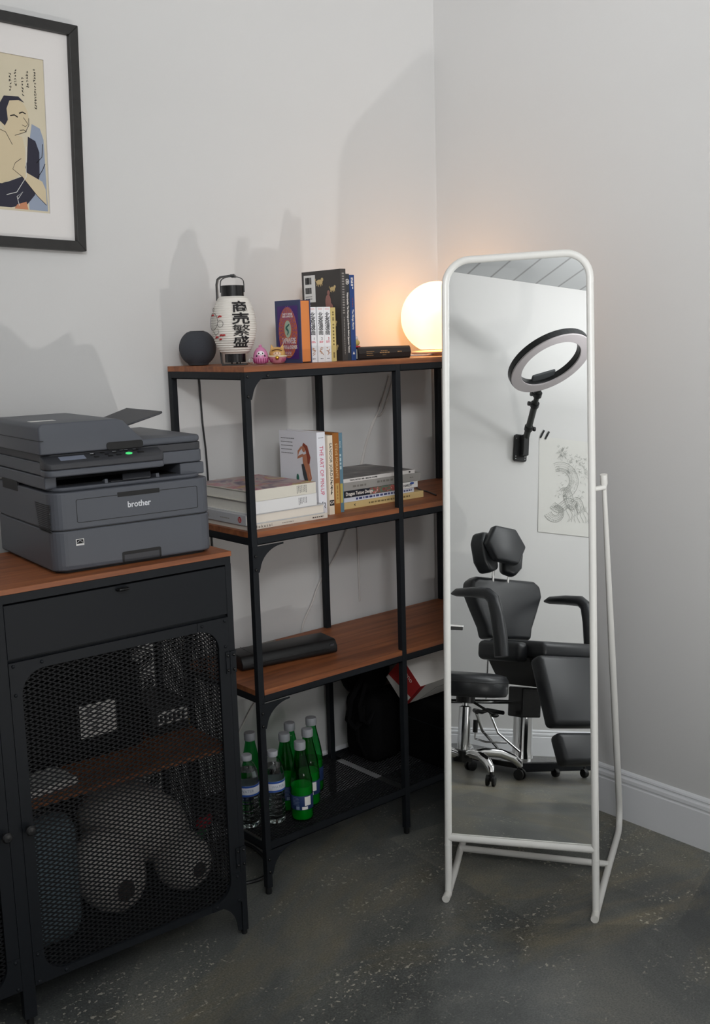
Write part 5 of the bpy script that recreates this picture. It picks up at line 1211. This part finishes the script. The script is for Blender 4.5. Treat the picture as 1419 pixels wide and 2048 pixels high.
x = MB(); x.tube([(0.22, 0.30, 0.20), (0.22, 0.30, 0.17), (0.23, 0.24, 0.155), (0.22, 0.10, 0.15)], 0.005, 8); x.build('crank_arm', CHROME, tc_, smooth=True)

stl = thing('rolling_stool', 'round black rolling stool on chrome legs in front of tattoo chair', 'stool', (-1.885, -1.505, 0), 0.0)
MB().lathe([(0.165, 0.385), (0.190, 0.388), (0.200, 0.405), (0.200, 0.462), (0.188, 0.482), (0.15, 0.490), (0.0003, 0.494)], 44).build('seat_cushion', LEATHER, stl, smooth=True, angle=60)
MB().tube([(0.2005*math.cos(2*PI*k/40), 0.2005*math.sin(2*PI*k/40), 0.455) for k in range(40)], 0.0025, 6, closed=True).build('piping', LEATHER, stl, smooth=True)
MB().lathe([(0.045, 0.350), (0.045, 0.385)], 24).build('seat_plate', BPLAST, stl)
MB().lathe([(0.030, 0.125), (0.030, 0.330), (0.015, 0.335), (0.015, 0.352)], 24).build('gas_column', CHROME, stl, smooth=True)
x = MB(); x.tube([(0.02, -0.03, 0.355), (0.05, -0.10, 0.315), (0.055, -0.125, 0.300)], 0.006, 8); x.ell((0.056, -0.13, 0.298), (0.014, 0.02, 0.010)); x.build('height_lever', BPLAST, stl, smooth=True)
MB().lathe([(0.046, 0.075), (0.048, 0.09), (0.048, 0.125), (0.038, 0.130)], 24).build('hub', BPLAST, stl, smooth=True)
for k in range(5):
    a = math.radians(-8+72*k); cx_, sy_ = math.cos(a), math.sin(a)
    x = MB(); x.tube([(0.03*cx_, 0.03*sy_, 0.105), (0.10*cx_, 0.10*sy_, 0.122), (0.18*cx_, 0.18*sy_, 0.120), (0.24*cx_, 0.24*sy_, 0.102), (0.270*cx_, 0.270*sy_, 0.078), (0.278*cx_, 0.278*sy_, 0.060)], [0.019, 0.021, 0.022, 0.021, 0.019, 0.013], 12)
    x.build('leg', CHROME, stl, smooth=True)
    Mc = Matrix.Translation((0.278*cx_, 0.278*sy_, 0.0)) @ Matrix.Rotation(a+0.7, 4, 'Z')
    c = MB()
    for sd in (-1, 1): c.lathe([(0.016, -0.009), (0.025, -0.007), (0.0255, 0.004), (0.018, 0.009)], 18, 0, Mc @ Matrix.Translation((0.0, 0.014*sd, 0.0255)) @ Matrix.Rotation(PI/2, 4, 'X'))
    c.box(-0.012, 0.012, -0.006, 0.006, 0.022, 0.055, M=Mc); c.lathe([(0.008, 0.045), (0.008, 0.064)], 10, 0, Mc)
    c.build('caster', BPLAST, stl, smooth=True)
ty = thing('instrument_tray', 'small chrome edged tray on a stand left of tattoo chair', 'tray', (-1.93, -1.33, 0), 0.0)
x = MB(); x.box(-0.13, 0.13, -0.115, 0.16, 0.690, 0.708); x.build('tray_body', mat('dark_steel', rgb(60, 60, 60), 0.4, metal=0.5), ty, bevel=0.003)
x = MB(); x.ring(rrect(-0.134, 0.134, -0.119, 0.164, 0.012, 4), rrect(-0.126, 0.126, -0.111, 0.156, 0.01, 4), 0.706, 0.714, 'z'); x.build('tray_rim', CHROME, ty)
x = MB(); x.tube([(0, 0.05, 0.03), (0, 0.05, 0.692)], 0.012, 12); x.build('pole', CHROME, ty, smooth=True)
x = MB(); x.lathe([(0.11, 0), (0.115, 0.006), (0.10, 0.018), (0.03, 0.032)], 28, 0, Matrix.Translation((0, 0.05, 0))); x.build('base', BPLAST, ty, smooth=True)

# ring light on a wall arm
rl = thing('ring_light', 'unlit ring light on a black arm bracket fixed to the back wall', 'lamp', (XB, -2.115, 1.785), 0.0)
x = MB(); x.prism(rrect(-0.040, 0.040, -0.080, 0.080, 0.012, 4), 0.001, 0.022, 'x'); x.build('wall_plate', BPLAST, rl, bevel=0.003)
x = MB()
for a in (-0.028, 0.030):
    for b_ in (-0.066, -0.052, 0.055, 0.068): x.lathe([(0.004, 0), (0.003, 0.002)], 8, 0, Matrix.Translation((0.022, a if a < 0 else a, b_)) @ Matrix.Rotation(PI/2, 4, 'Y'))
x.build('plate_screw', CHROME, rl, smooth=True, split=True)
x = MB(); x.box(0.02, 0.075, -0.030, 0.006, -0.05, 0.075); x.build('pivot_bracket', BPLAST, rl, bevel=0.004)
W0 = Vector((XB, -2.115, 1.785))
Ct = Vector((-2.25, -2.030, 2.155))
aax = Vector((0.05, -0.93, 0.36)).normalized()
nrm = Vector((0.45, 0.0, -1.0)); nrm = (nrm-aax*nrm.dot(aax)).normalized()
bax = nrm.cross(aax).normalized()      # in-plane, towards the viewer-side low edge
Rm = Matrix((aax, bax, nrm)).transposed().to_4x4(); Rm.translation = Ct-W0
lowdir = bax if (bax.z < 0) else -bax
joint = (Ct-W0)+lowdir*0.20-nrm*0.03
a0, a1 = Vector((0.06, -0.015, 0.06)), joint
x = MB(); x.tube([a0, a0.lerp(a1, 0.55)], 0.019, 14); x.tube([a0.lerp(a1, 0.5), a1], 0.015, 14); x.build('arm', mat('graphite_arm', rgb(52, 54, 53), 0.4), rl, smooth=True)
x = MB()
for t in (0.14, 0.56, 0.74, 0.93): x.tube([a0.lerp(a1, t), a0.lerp(a1, t+0.06)], 0.025, 14)
for t, s_ in ((0.16, -1), (0.60, 1), (0.77, 1)):
    q = a0.lerp(a1, t); x.tube([q, q+Vector((0, 0.035*s_, 0.0))], 0.006, 8); x.tube([q+Vector((0, 0.030*s_, 0)), q+Vector((0, 0.042*s_, 0))], 0.013, 10)
x.build('arm_clamp', BPLAST, rl, smooth=True, split=True)
RO, RI = 0.236, 0.172
def annulus(z0, z1, ro, ri, seg=72):
    prof = [(ro, z0), (ro, z1), (ri, z1), (ri, z0)]
    mb = MB(); v = []; f = []
    for r, z in prof:
        for k in range(seg): v.append((r*math.cos(2*PI*k/seg), r*math.sin(2*PI*k/seg), z))
    for i in range(4):
        for k in range(seg): f.append((i*seg+k, i*seg+(k+1) % seg, ((i+1) % 4)*seg+(k+1) % seg, ((i+1) % 4)*seg+k))
    return mb.add(v, f, 0, Rm)
annulus(-0.034, 0.0, RO, RI).build('ring_housing', BPLAST, rl, bevel=0.002)
annulus(0.0002, 0.010, RO-0.002, RI+0.002).build('diffuser', mat('grey_diffuser', rgb(178, 172, 174), 0.5), rl, bevel=0.003)
x = MB(); x.box(-0.07, 0.07, -0.16*1-0.02, -0.12, -0.034, -0.020, M=Rm if lowdir == -bax else Rm @ Matrix.Rotation(PI, 4, 'Z')); x.build('phone_holder', mat('holder_grey', rgb(70, 73, 76), 0.5), rl, bevel=0.006)

# sheet with line drawing taped to the back wall
ds = thing('drawing_sheet', 'translucent white sheet with grey dragon line drawing on back wall', 'drawing', (XB, -2.237, 1.872))
x = MB()
nx_, nz_ = 12, 12; v = []; f = []
for j in range(nz_+1):
    for i in range(nx_+1):
        yy = -0.44*i/nx_-0.015*(j/nz_)*(1-i/nx_); zz = -0.572*j/nz_-0.010*i/nx_
        v.append((0.0015+0.003*(j/nz_)**3, yy, zz))
for j in range(nz_):
    for i in range(nx_): a = j*(nx_+1)+i; f.append((a, a+1, a+nx_+2, a+nx_+1))
m_ = len(v); x.add(v, f); o = x.build('sheet', mat('tracing_paper', rgb(212, 211, 206), 0.7), ds)
sl = o.modifiers.new('solid', 'SOLIDIFY'); sl.thickness = 0.0003; sl.offset = 0
x = MB()
def dline(pts, r=0.0009): x.tube([(0.0058, a, b) for a, b in pts], r, 5)
def spiral(cy, cz, r0, r1, t0, t1, n=40): return [(cy+(r0+(r1-r0)*k/n)*math.cos(t0+(t1-t0)*k/n), cz+(r0+(r1-r0)*k/n)*math.sin(t0+(t1-t0)*k/n)) for k in range(n+1)]
def body(path, w0, w1, step=1):
    n = len(path); L1 = []; L2 = []
    for k in range(n):
        p, q = path[max(k-1, 0)], path[min(k+1, n-1)]
        tx, tz = q[0]-p[0], q[1]-p[1]; l_ = math.hypot(tx, tz) or 1; nx, nz = -tz/l_, tx/l_
        w = w0+(w1-w0)*k/(n-1)
        L1.append((path[k][0]+nx*w, path[k][1]+nz*w)); L2.append((path[k][0]-nx*w, path[k][1]-nz*w))
    dline(L1); dline(L2)
    for k in range(0, n-1, step):
        for q in (0.25, 0.5, 0.75):
            a = (L1[k][0]*q+L2[k][0]*(1-q), L1[k][1]*q+L2[k][1]*(1-q)); b_ = (L1[k+1][0]*q+L2[k+1][0]*(1-q)+0.004*random.uniform(-1, 1), L1[k+1][1]*q+L2[k+1][1]*(1-q)+0.004)
            dline([a, b_], 0.0006)
        dline([L1[k], (L1[k][0]*0.6+L2[k][0]*0.4, L1[k][1]*0.6+L2[k][1]*0.4-0.003)], 0.0006)
body(spiral(-0.150, -0.255, 0.085, 0.080, math.radians(60), math.radians(260), 30), 0.026, 0.030)
body([(-0.165-0.006*k, -0.335-0.004*k+0.025*math.sin(k*0.5)) for k in range(22)], 0.030, 0.024)
body(spiral(-0.125, -0.440, 0.020, 0.055, math.radians(-300), math.radians(-20), 26)[::-1], 0.024, 0.008)
body([(-0.07-0.008*k-0.03, -0.405-0.02*math.sin(k*0.35)) for k in range(20)], 0.022, 0.03)
for k in range(46):
    a = random.uniform(0, 6.28); r = random.uniform(0.008, 0.048)
    cy, cz = -0.150+r*math.cos(a), -0.085+r*0.95*math.sin(a)
    dline(spiral(cy, cz, 0.008, 0.003, a, a+3.5, 8), 0.0006)
for k in range(60):
    cy, cz = random.uniform(-0.34, -0.19), random.uniform(-0.20, -0.09)
    a = random.uniform(0, 6.28); dline(spiral(cy, cz, 0.012, 0.004, a, a+2.8, 8), 0.0006)
for k in range(9):
    y_ = -0.20-0.018*k; dline([(y_+0.012*math.sin(q*0.9+k), -0.40-0.014*q) for q in range(8)], 0.0007)
for k in range(70):
    cy, cz = random.uniform(-0.33, -0.12), random.uniform(-0.36, -0.18)
    a = random.uniform(0, 6.28); dline(spiral(cy, cz, 0.010, 0.006, a, a+1.8, 6), 0.0005)
x.build('line_drawing', colmat('pencil_grey', 166, 168, 164, 0.8), ds)
for (y0, z0), lab in (((-2.243, 1.862), 'black tape strip at the left over the drawing sheet corner'), ((-2.275, 1.858), 'black tape strip at the right over the drawing sheet corner')):
    tp = MB().box(0, 0.0006, -0.0055, 0.0055, -0.002, 0.052).build('tape_strip', INK)
    tp.location = (XB+0.0050, y0, z0); tp.rotation_euler = (math.radians(26), 0, 0); tag(tp, lab, 'tape', 'tape strips on the drawing')
